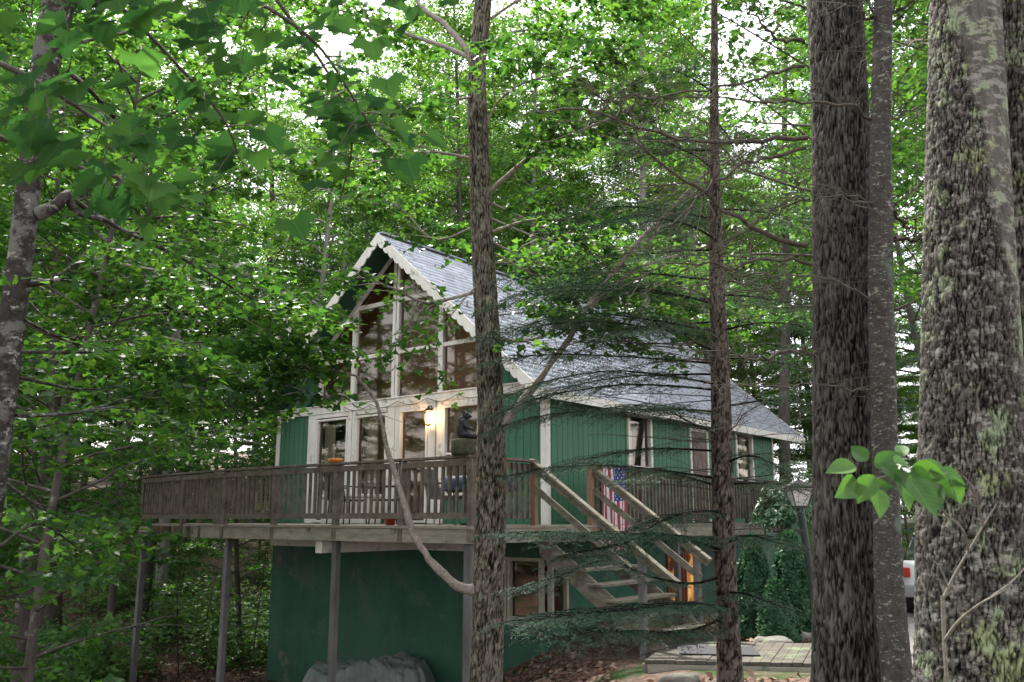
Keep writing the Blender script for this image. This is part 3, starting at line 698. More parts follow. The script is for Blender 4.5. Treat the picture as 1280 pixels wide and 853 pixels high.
u = (B0 - A0) / np.linalg.norm(B0 - A0); v = np.array([-u[1], u[0], 0])
q0 = A0 + u * .45 + v * .45 + [0, 0, .012]
mb = MB(); mb.prism([q0, q0 + u * 1.0, q0 + u * 1.0 + v * .75, q0 + v * .75], (0, 0, .012))
tag(mb.build('doormat', mat('dark_mat', (.03, .03, .035), (.05, .05, .055), 40, rough=.95)), 'dark rubber doormat lying on the grey boardwalk', 'doormat')
# black iron rail beside the boardwalk
ir = thing('iron_railing', 'low black iron railing behind the boardwalk by the lit window', 'railing', P(880, 800, 13.6))
mb = MB(); p0, p1 = PZ(852, 762, -1.32), PZ(905, 748, -1.32); p0 = P(850, 764, 13.5); p1 = P(915, 750, 14.2)
mb.tube([p0, p1], .018, 8); mb.build('top_bar', M_black, ir)
mb = MB(); mb.tube([p0 - [0, 0, .42], p1 - [0, 0, .42]], .012, 6); mb.build('bottom_bar', M_black, ir)
for k in range(8):
    q = p0 + (p1 - p0) * (k + .3) / 8; mb = MB(); mb.tube([q - [0, 0, .55], q], .008, 6); mb.build('spindle', M_black, ir)
# ------------------------------------------------------------------ trees: trunks
def hash2(i, j, s):
    h = (i * 374761393 + j * 668265263 + s * 974634777) & 0x7fffffff
    h = ((h ^ (h >> 13)) * 1274126177) & 0x7fffffff
    return ((h ^ (h >> 16)) & 0xffff) / 65535.0
def vnoise(x, y, per, s):
    xi = np.floor(x).astype(np.int64); yi = np.floor(y).astype(np.int64); fx = x - xi; fy = y - yi
    fx = fx * fx * (3 - 2 * fx); fy = fy * fy * (3 - 2 * fy); a = xi % per; b = (xi + 1) % per
    return (hash2(a, yi, s) * (1 - fx) + hash2(b, yi, s) * fx) * (1 - fy) + (hash2(a, yi + 1, s) * (1 - fx) + hash2(b, yi + 1, s) * fx) * fy
def plates(u, v, per, s):
    """cellular bark plates: 0 in the fissures, 1 on the ridges; u periodic with integer period per"""
    ui = np.floor(u).astype(np.int64); vi = np.floor(v).astype(np.int64); d1 = np.full(u.shape, 9.); d2 = np.full(u.shape, 9.)
    for di in (-1, 0, 1):
        for dj in (-1, 0, 1):
            ci, cj = ui + di, vi + dj; w = ci % per
            px = ci + .15 + .7 * hash2(w, cj, s); py = cj + .15 + .7 * hash2(w, cj, s + 7)
            d = np.hypot(u - px, v - py); m_ = d < d1
            d2 = np.where(m_, d1, np.minimum(d2, d)); d1 = np.where(m_, d, d1)
    return np.clip((d2 - d1) / .32, 0, 1)
def trunk(name, path, rads, m, parent, k=64, rings=300, amp=.015, cell=.045, tall=3.2, seed=1, lump=.03, ridge_from=None, flare=0., smooth_side=None):
    pr = smooth_path(np.c_[np.asarray(path, float), rads], rings); pts, rad = pr[:, :3], pr[:, 3]
    L = np.r_[0, np.cumsum(np.linalg.norm(np.diff(pts, axis=0), axis=1))]
    U, Vv = np.meshgrid(np.arange(k) / k, L)
    per = max(4, int(round(2 * math.pi * np.mean(rads) / cell)))
    wob = .5 * (vnoise(U * per / 2, Vv / (cell * 2), max(2, per // 2), seed + 3) - .5)
    w2_ = .55 * (vnoise(U * per * 2, Vv / (cell * 1.1), per * 2, seed + 21) - .5); w3_ = .9 * (vnoise(U * per, Vv / (cell * 5), per, seed + 33) - .5)
    R_ = plates((U * per + wob + w2_ + w3_) % per, Vv / (cell * tall) + wob * .8 - w2_ * .7, per, seed) if amp else np.ones_like(U)
    R2 = plates((U * per * 2 + wob) % (per * 2), Vv / (cell * tall * .45), per * 2, seed + 11) if amp else R_
    if ridge_from is not None: fade = ss((ridge_from - pts[:, 2:3]) / 1.2 + vnoise(U * 4, Vv * 1.2, 4, 5) - .5)
    else: fade = 1.0
    if amp:
        def fis(sc, st, s_, wd):
            n_ = .62 * vnoise((U + .07 * w3_) * per * sc, Vv / (cell * st) + w3_, int(per * sc), s_) + .26 * vnoise(U * per * sc * 2, Vv / (cell * st * .5) + wob, int(per * sc) * 2, s_ + 1) + .12 * vnoise(U * per * sc * 4, Vv / (cell * st * .22), int(per * sc) * 4, s_ + 2)
            return np.clip(np.abs(n_ - .5) / wd, 0, 1)
        f1 = fis(1, tall * .9, seed + 50, .11); f2 = fis(1, tall * .7, seed + 60, .09); f3 = np.clip(plates((U * per + w2_) % per, Vv / (cell * tall * .8) + wob, per, seed + 4) * 1.4, 0, 1)
        ridge = np.minimum(f1, .25 + .75 * f2) * (.55 + .45 * f3); ridge = ridge * (.72 + .28 * vnoise(U * per * 4, Vv / cell * 2.2, per * 4, seed + 2)) + .12 * (vnoise(U * per * .5, Vv / (cell * 9), max(2, per // 2), seed + 8) - .5)
        ridge = np.clip(ridge, 0, 1)
    else: ridge = R_
    if smooth_side: fade = 1 - ss((-np.cos(U * 2 * math.pi) - (smooth_side[0] + (smooth_side[1] - pts[:, 2:3]) * smooth_side[2]) + .35 * (vnoise(U * 9, Vv * 5, 9, 71) - .5)) / .3)
    disp = amp * (ridge - .6) * fade + lump * rad[:, None] * (vnoise(U * 4, Vv * 1.5, 4, seed + 5) - .5) * 2 + .25 * amp * (vnoise(U * per * 3, Vv / cell * 1.2, per * 3, seed + 9) - .5)
    if flare:
        h = np.clip(1 - L / flare, 0, 1)[:, None]; disp = disp + rad[:, None] * h**2 * (.22 + .28 * np.maximum(0, np.sin(U * 2 * math.pi * 5 + seed))**2)
    t = np.gradient(pts, axis=0); t /= np.linalg.norm(t, axis=1, keepdims=True)
    u = np.cross(t, [0, 1., 0]); u /= np.linalg.norm(u, axis=1, keepdims=True); v = np.cross(t, u); A = U * 2 * math.pi
    rr_ = rad[:, None] + disp
    V = pts[:, None] + rr_[..., None] * (np.cos(A)[..., None] * u[:, None] + np.sin(A)[..., None] * v[:, None])
    i = np.arange(k); j = np.arange(rings - 1)[:, None] * k
    F = np.stack([j + i, j + (i + 1) % k, j + k + (i + 1) % k, j + k + i], -1).reshape(-1, 4)
    rd = 1 - (1 - ridge) * fade if amp else ridge
    me = npmesh(name, V.reshape(-1, 3) - wloc(parent), [F], m, True, attrs={'ridge': (rd * np.ones_like(U)).ravel()})
    return link(name, me, parent)

# ------------------------------------------------------------------ leaves
def tmpl(half, fold=.12, droop=.1):
    """half outline from stem to tip at y>0 -> two folded halves"""
    h = np.array(half, float); n = len(h)
    mid = [(0, 0), (1, 0)]
    V = [(0, 0, 0), (1, 0, -droop)]
    for x, y in h: V.append((x, y, fold * y - droop * x * x))
    for x, y in h: V.append((x, -y, fold * y - droop * x * x))
    return np.array(V), [[0] + [1] + list(range(n + 1, 1, -1)), [0] + list(range(n + 2, 2 * n + 2)) + [1]]
T_maple = tmpl([(-.06, .10), (-.16, .26), (-.34, .42), (-.14, .46), (-.08, .56), (.06, .54), (.16, .66), (.26, .78), (.32, .60), (.44, .58), (.42, .42), (.50, .30), (.66, .32), (.72, .22), (.86, .12)], .10, .14)
T_mid = tmpl([(-.12, .32), (.22, .66), (.34, .32), (.64, .30)], .2, .15)
T_ov = tmpl([(.10, .20), (.32, .34), (.58, .31), (.82, .15)], .25, .22)
T_far = (np.array([(0, 0, 0), (.42, .42, .08), (1, 0, -.1), (.5, -.40, .05)]), [[0, 1, 2, 3][::-1]])
T_star = (np.array([(0, 0, 0), (-.15, .40, .06), (.30, .22, 0), (.50, .55, .05), (.58, .14, 0), (1, 0, -.1), (.58, -.14, 0), (.50, -.55, .05), (.30, -.22, 0), (-.15, -.40, .06)]), [[0, 2, 1], [0, 8, 7, 6, 5, 4, 3, 2], [0, 9, 8]])
T_needle = (np.array([(0, 0, 0), (.5, .085, 0), (1, 0, -.06), (.5, -.085, 0)]), [[0, 1, 2, 3][::-1]])
def leafmesh(name, pos, xd, nr, size, T, m, rng, base=np.zeros(3), rnd=None):
    pos = np.asarray(pos); n = len(pos)
    xd = xd - (xd * nr).sum(1, keepdims=True) * nr; xd = xd / np.maximum(np.linalg.norm(xd, axis=1, keepdims=True), 1e-6); yd = np.cross(nr, xd)
    tv, tf = T; size = np.broadcast_to(size, (n,))
    V = (pos - base)[:, None] + size[:, None, None] * (tv[None, :, :1] * xd[:, None] + tv[None, :, 1:2] * yd[:, None] + tv[None, :, 2:] * nr[:, None])
    k = len(tv); groups = {}
    for f in tf: groups.setdefault(len(f), []).append((np.arange(n)[:, None] * k + np.array(f)))
    rnd = rng.random(n) if rnd is None else rnd
    at = {'rnd': np.repeat(rnd, k)}
    if m.name in VEINED: at['lx'] = np.tile(tv[:, 0], n); at['ly'] = np.tile(tv[:, 1], n)
    return npmesh(name, V.reshape(-1, 3), [np.vstack(g) for g in groups.values()], m, attrs=at)
class Leaves:
    def __init__(s): s.p = []; s.d = []; s.n = []; s.s = []
    def add(s, p, d, n, sz):
        s.p.append(p); s.d.append(d); s.n.append(n); s.s.append(sz)
    def get(s): return np.vstack(s.p), np.vstack(s.d), np.vstack(s.n), np.concatenate(s.s)
    def build(s, name, T, m, parent, rng, keep=None, base=None):
        p, d, n, z = s.get()
        if keep is not None: k = keep(p); p, d, n, z = p[k], d[k], n[k], z[k]
        return link(name, leafmesh(name, p, d, n, z, T, m, rng, wloc(parent) if base is None else base), parent)
def unit(v): return v / np.maximum(np.linalg.norm(v, axis=-1, keepdims=True), 1e-9)
def leaves_along(LVS, rng, path, n, size, spread, tilt=.45, t0=.1, pair=True, sag=.0):
    """leaves set out on both sides of a twig, roughly level"""
    path = np.asarray(path); m_ = len(path)
    t = t0 + (1 - t0) * rng.random(n); f = t * (m_ - 1); i = np.minimum(f.astype(int), m_ - 2); q = path[i] + (path[i + 1] - path[i]) * (f - i)[:, None]
    ax = unit(path[-1] - path[0]); side = unit(np.cross(ax, [0, 0, 1.])); sg = rng.choice([-1, 1], n)[:, None]
    off = rng.random((n, 1)) ** .7 * spread
    d = unit(side * sg * rng.uniform(.5, 1.1, (n, 1)) + ax * rng.uniform(-.1, 1.1, (n, 1)) + np.array([0, 0, -.25]))
    pos = q + d * off + rng.normal(0, spread * .18, (n, 3)) * [1, 1, .5]
    pos[:, 2] -= sag * off[:, 0]
    nr = unit(np.array([0, 0, 1.]) + rng.normal(0, tilt, (n, 3)))
    LVS.add(pos, unit(d + rng.normal(0, .35, (n, 3))), nr, size * rng.uniform(.6, 1.15, n))
def branch_path(rng, p0, d0, L, n=8, wig=.12, droop=.0, up=0.):
    pts = [np.array(p0, float)]; d = unit(np.array(d0, float)); st_ = L / (n - 1)
    for i in range(n - 1):
        d = unit(d + rng.normal(0, wig, 3) * [1, 1, .6] + np.array([0, 0, up - droop * (i / n)])); pts.append(pts[-1] + d * st_)
    return np.array(pts)
def leafy_limb(TB, LVS, rng, path, r0, twigs, tl, lpt, size, spread, r1=None, k=6, t0=.15, tilt=.45, sag=.0, twr=.006):
    """a limb tube with side twigs (alternating, nearly level) that carry the leaves"""
    path = np.asarray(path, float); n = len(path)
    TB.add(path, np.linspace(r0, r1 or r0 * .2, n), k)
    for j in range(twigs):
        t = t0 + (1 - t0) * (j + rng.random()) / twigs; f = t * (n - 1); i = min(int(f), n - 2); q = path[i] + (path[i + 1] - path[i]) * (f - i)
        ax = unit(path[i + 1] - path[i]); side = unit(np.cross(ax, [0, 0, 1.]) + 1e-6)
        sg = -1 if j % 2 else 1; ln = tl * (1.15 - .75 * t) * rng.uniform(.6, 1.25)
        bp_ = branch_path(rng, q, side * sg * rng.uniform(.5, 1) + ax * rng.uniform(.4, 1.) + np.array([0, 0, rng.uniform(-.15, .3)]), ln, 5, .12, .25)
        TB.add(bp_, np.linspace(min(twr, r0 * .5) * 1.2, twr * .25, 5), 3)
        leaves_along(LVS, rng, bp_, max(3, int(lpt * ln / tl)), size, spread, tilt, sag=sag)
    leaves_along(LVS, rng, path[-3:], int(lpt * .7), size, spread, tilt)

def decid(rng, h, r, crown0, limbs, reach, lpt, size, spread, lean=.02, twigs=8, tl=1.3, droop=.12, sidek=7):
    """returns (trunk path, radii, Tubes, Leaves) of a broadleaf tree standing at the origin"""
    path = branch_path(rng, (0, 0, -.3), (rng.normal(0, lean), rng.normal(0, lean), 1), h, 12, .03); path[:, 2] = np.linspace(-.3, h, 12)
    rad = r * (1 - np.linspace(0, 1, 12)) ** .8 + .015
    TB = Tubes(); LL = Leaves()
    for j in range(limbs):
        t = crown0 + (1 - crown0) * (j + rng.random()) / limbs; f = t * 11; i = min(int(f), 10); q = path[i] + (path[i + 1] - path[i]) * (f - i)
        az = j * 2.4 + rng.uniform(-.5, .5); tt = (t - crown0) / (1 - crown0)
        ln = reach * (1 - .65 * abs(tt - .3) ** 1.2) * rng.uniform(.6, 1.1); up = .25 + .9 * tt * rng.random()
        bp_ = branch_path(rng, q, (math.cos(az), math.sin(az), up), ln, 8, .1, droop)
        leafy_limb(TB, LL, rng, bp_, max(.02, r * .28 * (1 - .6 * tt)), twigs, tl, lpt, size, spread, k=4, t0=.25)
    return path, rad, TB, LL
def tree_from(name, label, cat, loc, spec, mb_, ml, T, rng, group=None, k=10, rings=40, amp=0, keep=None):
    root = thing(name, label, cat, loc, group)
    path, rad, TB, LL = spec; base = wloc(root)
    trunk('trunk', path + base, rad, mb_, root, k, rings, amp, seed=int(rng.integers(99)))
    TB.V = [v + base for v in TB.V]
    if keep is not None:
        nf = []; nv = []; off = 0; o2 = 0
        for v_, f_ in zip(TB.V, TB.F):
            if len(v_) > 70 or keep(v_.mean(0, keepdims=True), 0)[0]: nv.append(v_); nf.append(f_ - off + o2); o2 += len(v_)
            off += len(v_)
        TB.V, TB.F = nv, nf
    TB.build('limbs', mb_, root)
    LL.p = [v + base for v in LL.p]; LL.build('crown', T, ml, root, rng, keep)
    return root
def copy_tree_at(root, x, y, rz, sc, label=None):
    return copy_tree(root, (x, y, float(gz(x, y))), rz, sc, label=label)

# ------------------------------------------------------------------ the wood behind (shared meshes, each tree an object)
rng = np.random.default_rng(11)
GRP = 'trees of the wood behind and beside the cabin'
protos = []
specs = [dict(h=24, r=.19, crown0=.16, limbs=60, reach=3.7, lpt=90, size=.125, spread=.34, twigs=12, tl=1.6),
         dict(h=26, r=.22, crown0=.22, limbs=60, reach=4.2, lpt=90, size=.125, spread=.36, twigs=12, tl=1.7),
         dict(h=18, r=.12, crown0=.08, limbs=56, reach=3.2, lpt=78, size=.12, spread=.30, twigs=11, tl=1.4),
         dict(h=24, r=.15, crown0=.36, limbs=46, reach=3.6, lpt=90, size=.125, spread=.34, twigs=11, tl=1.6)]
LBL = ['tall broadleaf tree with dense bright crown in the wood behind the cabin', 'big grey trunked broadleaf tree in the wood behind the cabin',
       'slim understorey tree leafy nearly to the ground in the wood behind the cabin', 'high crowned slender tree with pale bare trunk in the wood behind the cabin']
spots = [(-2.5, 33), (5, 33), (-13.5, 27), (12.5, 33)]
for q, (sp, lb, (x, y)) in enumerate(zip(specs, LBL, spots)):
    protos.append(tree_from('broadleaf_tree', lb, 'tree', (x, y, float(gz(x, y))), decid(rng, **sp), M_bark2 if q in (1, 3) else M_bark, LVb, T_far, rng, GRP + (', kind %s' % ['dense', 'big', 'slim', 'high crowned'][q])))
used = list(spots)
import itertools
cand = []
for yy in np.arange(25, 66, 4.4):
    half = yy * .66 + 3
    for xx in np.arange(-half, half, 4.2 + (yy - 25) * .03):
        cand.append((xx + rng.uniform(-1.5, 1.5), yy + rng.uniform(-1.7, 1.7)))
def in_house(x, y, mrg=2.2):
    d = np.array([x, y]) - CORNER[:2]; a = d @ D1[:2]; b = d @ D2[:2]
    return -5 < a < 12.6 + mrg and -1.5 - mrg < b < 9.5 + mrg
def on_drive(x, y): return np.min(np.hypot(cl[:, 0] - x, cl[:, 1] - y)) < 2.6
ntree = 0
for x, y in cand:
    if in_house(x, y) or on_drive(x, y) or min(math.hypot(x - a, y - b) for a, b in used) < 2.4: continue
    if -17 < x < 0 and y < 35 and rng.random() < .85: continue          # a lighter gap on the slope
    used.append((x, y))
    k = int(rng.choice([0, 1, 2, 2, 3]))
    if y > 40 and k == 3: k = 2
    s_ = rng.uniform(.8, 1.15)
    copy_tree_at(protos[k], x, y, rng.uniform(0, 6.28), (s_, s_, s_ * (rng.uniform(.75, .98) if -4 < x < 9 and y < 40 else 1))); ntree += 1
for x, y in [(-19, 34), (-16.5, 31), (-14, 35), (-12, 31.5), (-9.5, 34), (-8, 30.5), (-6.5, 33.5), (-4.5, 31), (-18, 28.5), (-10.5, 29), (-22, 31), (-13, 39), (-7, 38), (13, 27), (16, 30), (19, 33), (11, 25), (-21, 27)]:
    copy_tree_at(protos[2], x, y, rng.uniform(0, 6.28), rng.uniform(.28, .42))
# unseen belt added behind and beside the camera to block low sky, fill reflections
for x, y, k in [(-10, -12, 0), (-3, -20, 1), (5, -16, 0), (13, -12, 1), (-16, -6, 0), (-25, 5, 0), (-27, 12, 1), (-31, 18, 0), (-34, 8, 0), (-38, 15, 1), (-24, -1, 1), (-40, 3, 0), (20, 6, 0), (24, 13, 1), (26, -3, 0), (30, 18, 0)]:
    copy_tree_at(protos[k], x, y, rng.uniform(0, 6.28), rng.uniform(.9, 1.1))

# understorey maples left and behind, nearer: each its own shape
def keep_view(p, prob=.0, seed=3):
    """lets a crown stand open towards the cabin and its deck, as this clearing does"""
    x, y, f = screen(p)
    V1 = (x > 350) & (y > np.interp(x, [350, 436, 440, 475, 600, 640, 760, 980, 1000], [500, 455, 345, 285, 385, 430, 455, 535, 560])) & (x < 1000)
    V2 = (x > 172) & (x <= 350) & (y > 585) & (y < 675)
    V3 = (x > 148) & (x <= 350) & (y > 655)
    inside = (V1 | V2 | V3) & (f > .5) & (f < 21)
    roof = (x > 610) & (x < 1000) & (y < np.interp(x, [610, 682, 1000], [430, 474, 545]))          # boughs hang in patches before the roof
    q = vnoise(p[:, 0] * 1.4 + 50, p[:, 2] * 2.2 + 50, 997, 13) * .7 + vnoise(p[:, 0] * 3.3 + 50, p[:, 1] * 3 + 20, 997, 14) * .3
    inside = inside & ~(roof & (q > .40))
    return ~inside | (np.random.default_rng(seed).random(len(p)) < prob)
und = [(-11.2, 11.5, 11, .06, 'understorey maple outside the birch at the far left edge'), (-6.6, 22.5, 9, .06, 'short bushy maple beyond the far side of the deck'),
       (-5.1, 9.8, 9.5, .045, 'slim young maple with thin dark stem, nearest of those left of the deck'),
       (-7.0, 13.0, 11, .06, 'understorey maple with layered bright leaves, standing left of the deck corner'),
       (-9.8, 15.2, 12, .09, 'understorey maple at the left edge behind the mottled birch trunk'),
       (-8.6, 19.8, 12, .08, 'understorey maple just beyond the far left corner of the deck'),
       (-12.6, 20.5, 14, .10, 'leaning maple far left on the leaf covered slope'),
       (-3.6, 25.5, 13, .09, 'maple close behind the far side wall of the cabin')]
for x, y, h, r_, lb in und:
    g = np.random.default_rng(int(abs(x) * 100))
    sp = decid(g, h, r_, .16, 42, 3.3, 54, .092, .25, .03, 11, 1.15, .10)
    tree_from('understorey_maple', lb, 'tree', (x, y, float(gz(x, y))), sp, M_bark, LV, T_mid, g, keep=keep_view)

# two taller maples on the right whose trunks stand hidden by the pines; their boughs fill the upper right
for x, y, h, r_, lb in [(5.15, 12.9, 13, .09, 'maple behind the large pine, its bright boughs reaching over the lamp post'), (7.6, 13.6, 15, .11, 'maple behind the massive lichen spotted pine, boughs reaching left'), (10.0, 20.5, 14, .1, 'maple beyond the rhododendron at the far end of the side deck'), (-1.2, 27.5, 15, .1, 'maple rising directly behind the cabin roof')]:
    g = np.random.default_rng(int(abs(x) * 100))
    sp = decid(g, h, r_, .36, 44, 4.3, 48, .09, .26, .03, 11, 1.2, .08)
    tree_from('understorey_maple', lb, 'tree', (x, y, float(gz(x, y))), sp, M_bark, LV, T_mid, g, keep=keep_view)
# trunks that stand out at the left and behind: pixel column, distance, width in pixels
def column_trunk(lb, top, bot, y, wpx, m, name='woodland_tree', h=16, leafy=True, seed=1, cat='tree'):
    b_ = P(bot[0], bot[1], y); b_[2] = float(gz(b_[0], b_[1])) - .2; t_ = P(top[0], top[1], y)
    d = (t_ - P(bot[0], bot[1], y)); d /= d[2]
    root = thing(name, lb, cat, (b_[0], b_[1], b_[2] + .2)); r_ = wpx / FPX * y / 2
    path = np.array([b_ + d * h * i / 7 + [math.sin(i * 1.7 + seed) * .05, math.cos(i * 1.3 + seed) * .05, 0] for i in range(8)])
    trunk('trunk', path, np.linspace(r_ * 1.1, r_ * .35, 8), m, root, 28, 160, .012, .07, 3, seed, .05, flare=.8)
    if leafy:
        g = np.random.default_rng(seed); TB = Tubes(); LL = Leaves()
        for j in range(20):
            t = .38 + .62 * j / 20; q = path[0] + (path[-1] - path[0]) * t; az = j * 2.4
            bp_ = branch_path(g, q, (math.cos(az), math.sin(az), .5), 2.8 * (1.1 - .5 * t), 7, .1, .1); leafy_limb(TB, LL, g, bp_, .04, 8, 1.2, 34, .13, .28, k=4)
        TB.build('limbs', m, root); LL.build('crown', T_mid, LV, root, g, keep_view)
    return root
column_trunk('straight purple brown trunk left of the deck, right one of the pair', (92, 440), (62, 790), 21.5, 27, M_bark, seed=2)
column_trunk('broken barked purple brown trunk left of the deck, left one of the pair', (78, 450), (34, 800), 23, 24, M_bark, seed=3)
column_trunk('slender pale grey trunk at the far left of the slope', (44, 470), (36, 700), 27, 11, M_bark2, seed=4)
column_trunk('thin pale trunk rising behind the far end of the deck rail', (206, 430), (190, 600), 24, 15, M_bark, seed=5)
column_trunk('pale trunk seen above the gable peak, leaning slightly', (402, 230), (386, 420), 29, 10, M_bark2, seed=6, h=19)
column_trunk('second pale trunk right beside the one left of the gable peak', (425, 225), (412, 380), 32, 9, M_bark2, seed=7, h=19)
column_trunk('bare straight trunk standing right of the roof between the pines', (972, 300), (972, 560), 26, 15, M_bark, seed=8, h=17)
column_trunk('thin dark trunk behind the roof ridge near the gable peak', (535, 240), (535, 330), 33, 5, M_bark, seed=9, h=18)

# ------------------------------------------------------------------ big trunks in front
# mottled birch at the left edge
bt = thing('birch_tree', 'dark mottled birch trunk with pale lichen blotches leaning at the left edge', 'tree', P(-14, 853, 5.0) * [1, 1, 0] + [0, 0, -2.2])
pp = [P(-90, 1000, 5.0), P(-52, 800, 5), P(-12, 600, 5), P(9, 450, 5), P(26, 320, 5), P(40, 200, 5), P(56, 90, 5), P(78, -20, 5), P(110, -200, 5), P(150, -600, 5.2), P(165, -1400, 5.4)]
rw = np.array([48, 42, 36, 32, 29, 28, 34, 40, 36, 26, 12]) / FPX * 5 / 2
trunk('trunk', pp, rw, M_birch, bt, 90, 520, .006, .05, .5, 31, .12)
g = np.random.default_rng(41); TB = Tubes(); LL = Leaves()
TB.add(smooth_path([P(48, 268, 5), P(72, 256, 5.0), P(84, 243, 5.05), P(92, 262, 5.1), P(128, 275, 5.2)], 12), np.linspace(.045, .012, 12), 8)
def limb_px(pts, r0, twigs, tl, lpt, size, spread, n=14, **kw):
    leafy_limb(TB, LL, g, smooth_path([P(*q) for q in pts], n), r0, twigs, tl, lpt, size, spread, **kw)
limb_px([(84, 245, 5.05), (130, 275, 5.3), (190, 305, 5.8), (250, 335, 6.3), (330, 380, 7.0), (400, 400, 7.4)], .016, 20, .75, 36, 0.072, .2)
limb_px([(12, 440, 5), (120, 440, 6), (230, 430, 7.2), (330, 425, 8.2), (420, 440, 8.8)], .014, 26, .75, 42, 0.076, .22)
limb_px([(14, 470, 5), (110, 490, 6), (220, 505, 7.2), (310, 510, 8.2), (350, 520, 8.8)], .012, 20, .6, 36, 0.076, .2)
limb_px([(20, 520, 5), (80, 518, 5.3), (140, 505, 5.8), (210, 490, 6.4), (270, 470, 7)], .014, 18, .7, 36, 0.072, .2)
limb_px([(85, 90, 5), (110, 110, 5.2), (140, 145, 5.6), (200, 180, 6.2), (280, 170, 7)], .016, 18, .7, 36, 0.072, .2)
limb_px([(40, 355, 5), (60, 352, 4.9), (78, 350, 4.8)], .022, 2, .2, 4, 0.060, .1, r1=.008)
limb_px([(30, 400, 5), (80, 425, 5.5), (150, 440, 6.2), (260, 450, 7)], .01, 18, .8, 36, 0.072, .2)
limb_px([(2, 600, 5), (60, 640, 5.6), (130, 660, 6.4), (190, 668, 7)], .009, 12, .5, 25, 0.068, .16)
limb_px([(-10, 690, 5), (50, 655, 5.6), (110, 690, 6.2), (170, 650, 7)], .009, 12, .5, 25, 0.068, .16)
limb_px([(70, 60, 5), (160, 40, 5.6), (260, 20, 6.3), (360, 30, 7.2)], .014, 20, .8, 36, 0.072, .2)
TB.build('limbs', M_birch, bt); LL.build('leaves', T_mid, LV, bt, g)

# centre tree
ct = thing('maple_tree', 'tall slender maple with flaky bark standing right in front of the deck corner', 'tree', P(606, 853, 9.0) * [1, 1, 0] + [0, 0, float(gz(-.28, 9))])
pp = [P(604, 960, 9.0), P(607, 853, 9.0), P(612, 700, 9.0), P(614, 560, 9.0), P(610, 430, 9.0), P(604, 320, 9.0), P(599, 200, 9.0), P(596, 100, 9.0), P(604, 0, 9.0), P(610, -200, 9.1), P(600, -700, 9.2), P(610, -1500, 9.3)]
rw = np.array([46, 38, 38, 35, 31, 29, 27, 24, 23, 20, 15, 4]) / FPX * 9.15 / 2
trunk('trunk', pp, rw, M_cent, ct, 140, 1100, .014, .024, 4.6, 17, .06)
TB = Tubes(); LL = Leaves(); g = np.random.default_rng(77)
def bare_px(pts, r0, r1, n=20, k=9):
    n = n * 2; p_ = smooth_path([P(*q) for q in pts], n); p_ = p_ + np.stack([np.convolve(g.normal(0, .016, n + 4), np.ones(5) / 5, 'valid') for _ in range(3)], 1)
    rd = np.linspace(r0, r1, n) * (1 + np.convolve(g.normal(0, .16, n + 2), np.ones(3) / 3, 'valid')); rd[:4] *= [1.7, 1.4, 1.2, 1.05]; TB.add(p_, rd, k)
    for j in range(int(n * .35)):
        i = g.integers(n // 6, n - 1); d = unit(g.normal(0, 1, 3) + unit(p_[i] - p_[i - 1]) * .8); TB.add(branch_path(g, p_[i], d, g.uniform(.08, .5), 5, .15, .1), np.linspace(.005, .001, 5), 3)
bare_px([(598, 738, 9.0), (578, 735, 8.95), (548, 712, 8.9), (520, 670, 8.85), (503, 625, 8.8), (490, 578, 8.8), (478, 530, 8.8), (462, 490, 8.8), (445, 470, 8.7)], .048, .013, 30)
bare_px([(622, 538, 9.0), (642, 515, 8.95), (670, 478, 8.9), (700, 440, 8.85), (735, 385, 8.8), (765, 345, 8.7), (800, 300, 8.6), (840, 262, 8.5), (885, 215, 8.3), (930, 190, 8.1)], .044, .010, 36)
bare_px([(735, 385, 8.8), (790, 340, 9.0), (850, 318, 9.3)], .022, .008, 10)
bare_px([(596, 105, 9), (582, 60, 9.05), (560, 35, 9.2), (525, 5, 9.4), (500, -40, 9.6)], .04, .02)
TBm, LLm = TB, LL
limb_px([(592, 75, 9), (560, 60, 9.2), (520, 47, 9.5), (450, 20, 10), (370, 0, 10.6)], .03, 24, 1.1, 47, 0.085, .24)
limb_px([(606, 165, 9), (620, 130, 8.9), (640, 112, 8.7), (700, 90, 8.2), (770, 60, 7.8)], .014, 22, .9, 44, 0.081, .22)
limb_px([(608, 243, 9), (640, 215, 8.8), (690, 175, 8.5), (760, 150, 8.2), (840, 100, 8)], .028, 24, 1.0, 47, 0.081, .22)
limb_px([(610, 292, 9), (660, 276, 8.8), (710, 274, 8.6), (770, 262, 8.4)], .022, 14, .8, 36, 0.081, .2)
limb_px([(604, 362, 9), (570, 372, 8.9), (530, 378, 8.8), (490, 360, 8.6), (440, 346, 8.4), (420, 350, 8.3)], .02, 14, .6, 28, 0.076, .18, sag=.3)
limb_px([(522, 378, 8.8), (512, 400, 8.8), (503, 418, 8.75), (480, 450, 8.7)], .01, 10, .5, 28, 0.076, .16, sag=.5)
limb_px([(614, 420, 9), (640, 426, 8.9), (680, 420, 8.7), (705, 402, 8.6), (760, 415, 8.4)], .024, 12, .6, 22, 0.076, .16)
limb_px([(610, 340, 9), (560, 400, 8.8), (540, 430, 8.7), (560, 480, 8.6)], .008, 10, .45, 25, 0.076, .15, sag=.5)
limb_px([(598, 200, 9), (540, 190, 9.2), (480, 200, 9.6), (400, 220, 10.2)], .018, 22, 1.0, 47, 0.085, .24)
limb_px([(600, 280, 9), (550, 300, 9.3), (500, 260, 9.8), (440, 240, 10.4)], .014, 18, .9, 39, 0.085, .24)
limb_px([(598, 120, 9), (540, 130, 8.6), (470, 140, 8.0), (400, 110, 7.6)], .016, 22, .95, 44, 0.085, .24)
limb_px([(604, 30, 9), (650, 0, 9), (720, -20, 9), (800, 10, 9)], .018, 22, 1.0, 44, 0.085, .24)
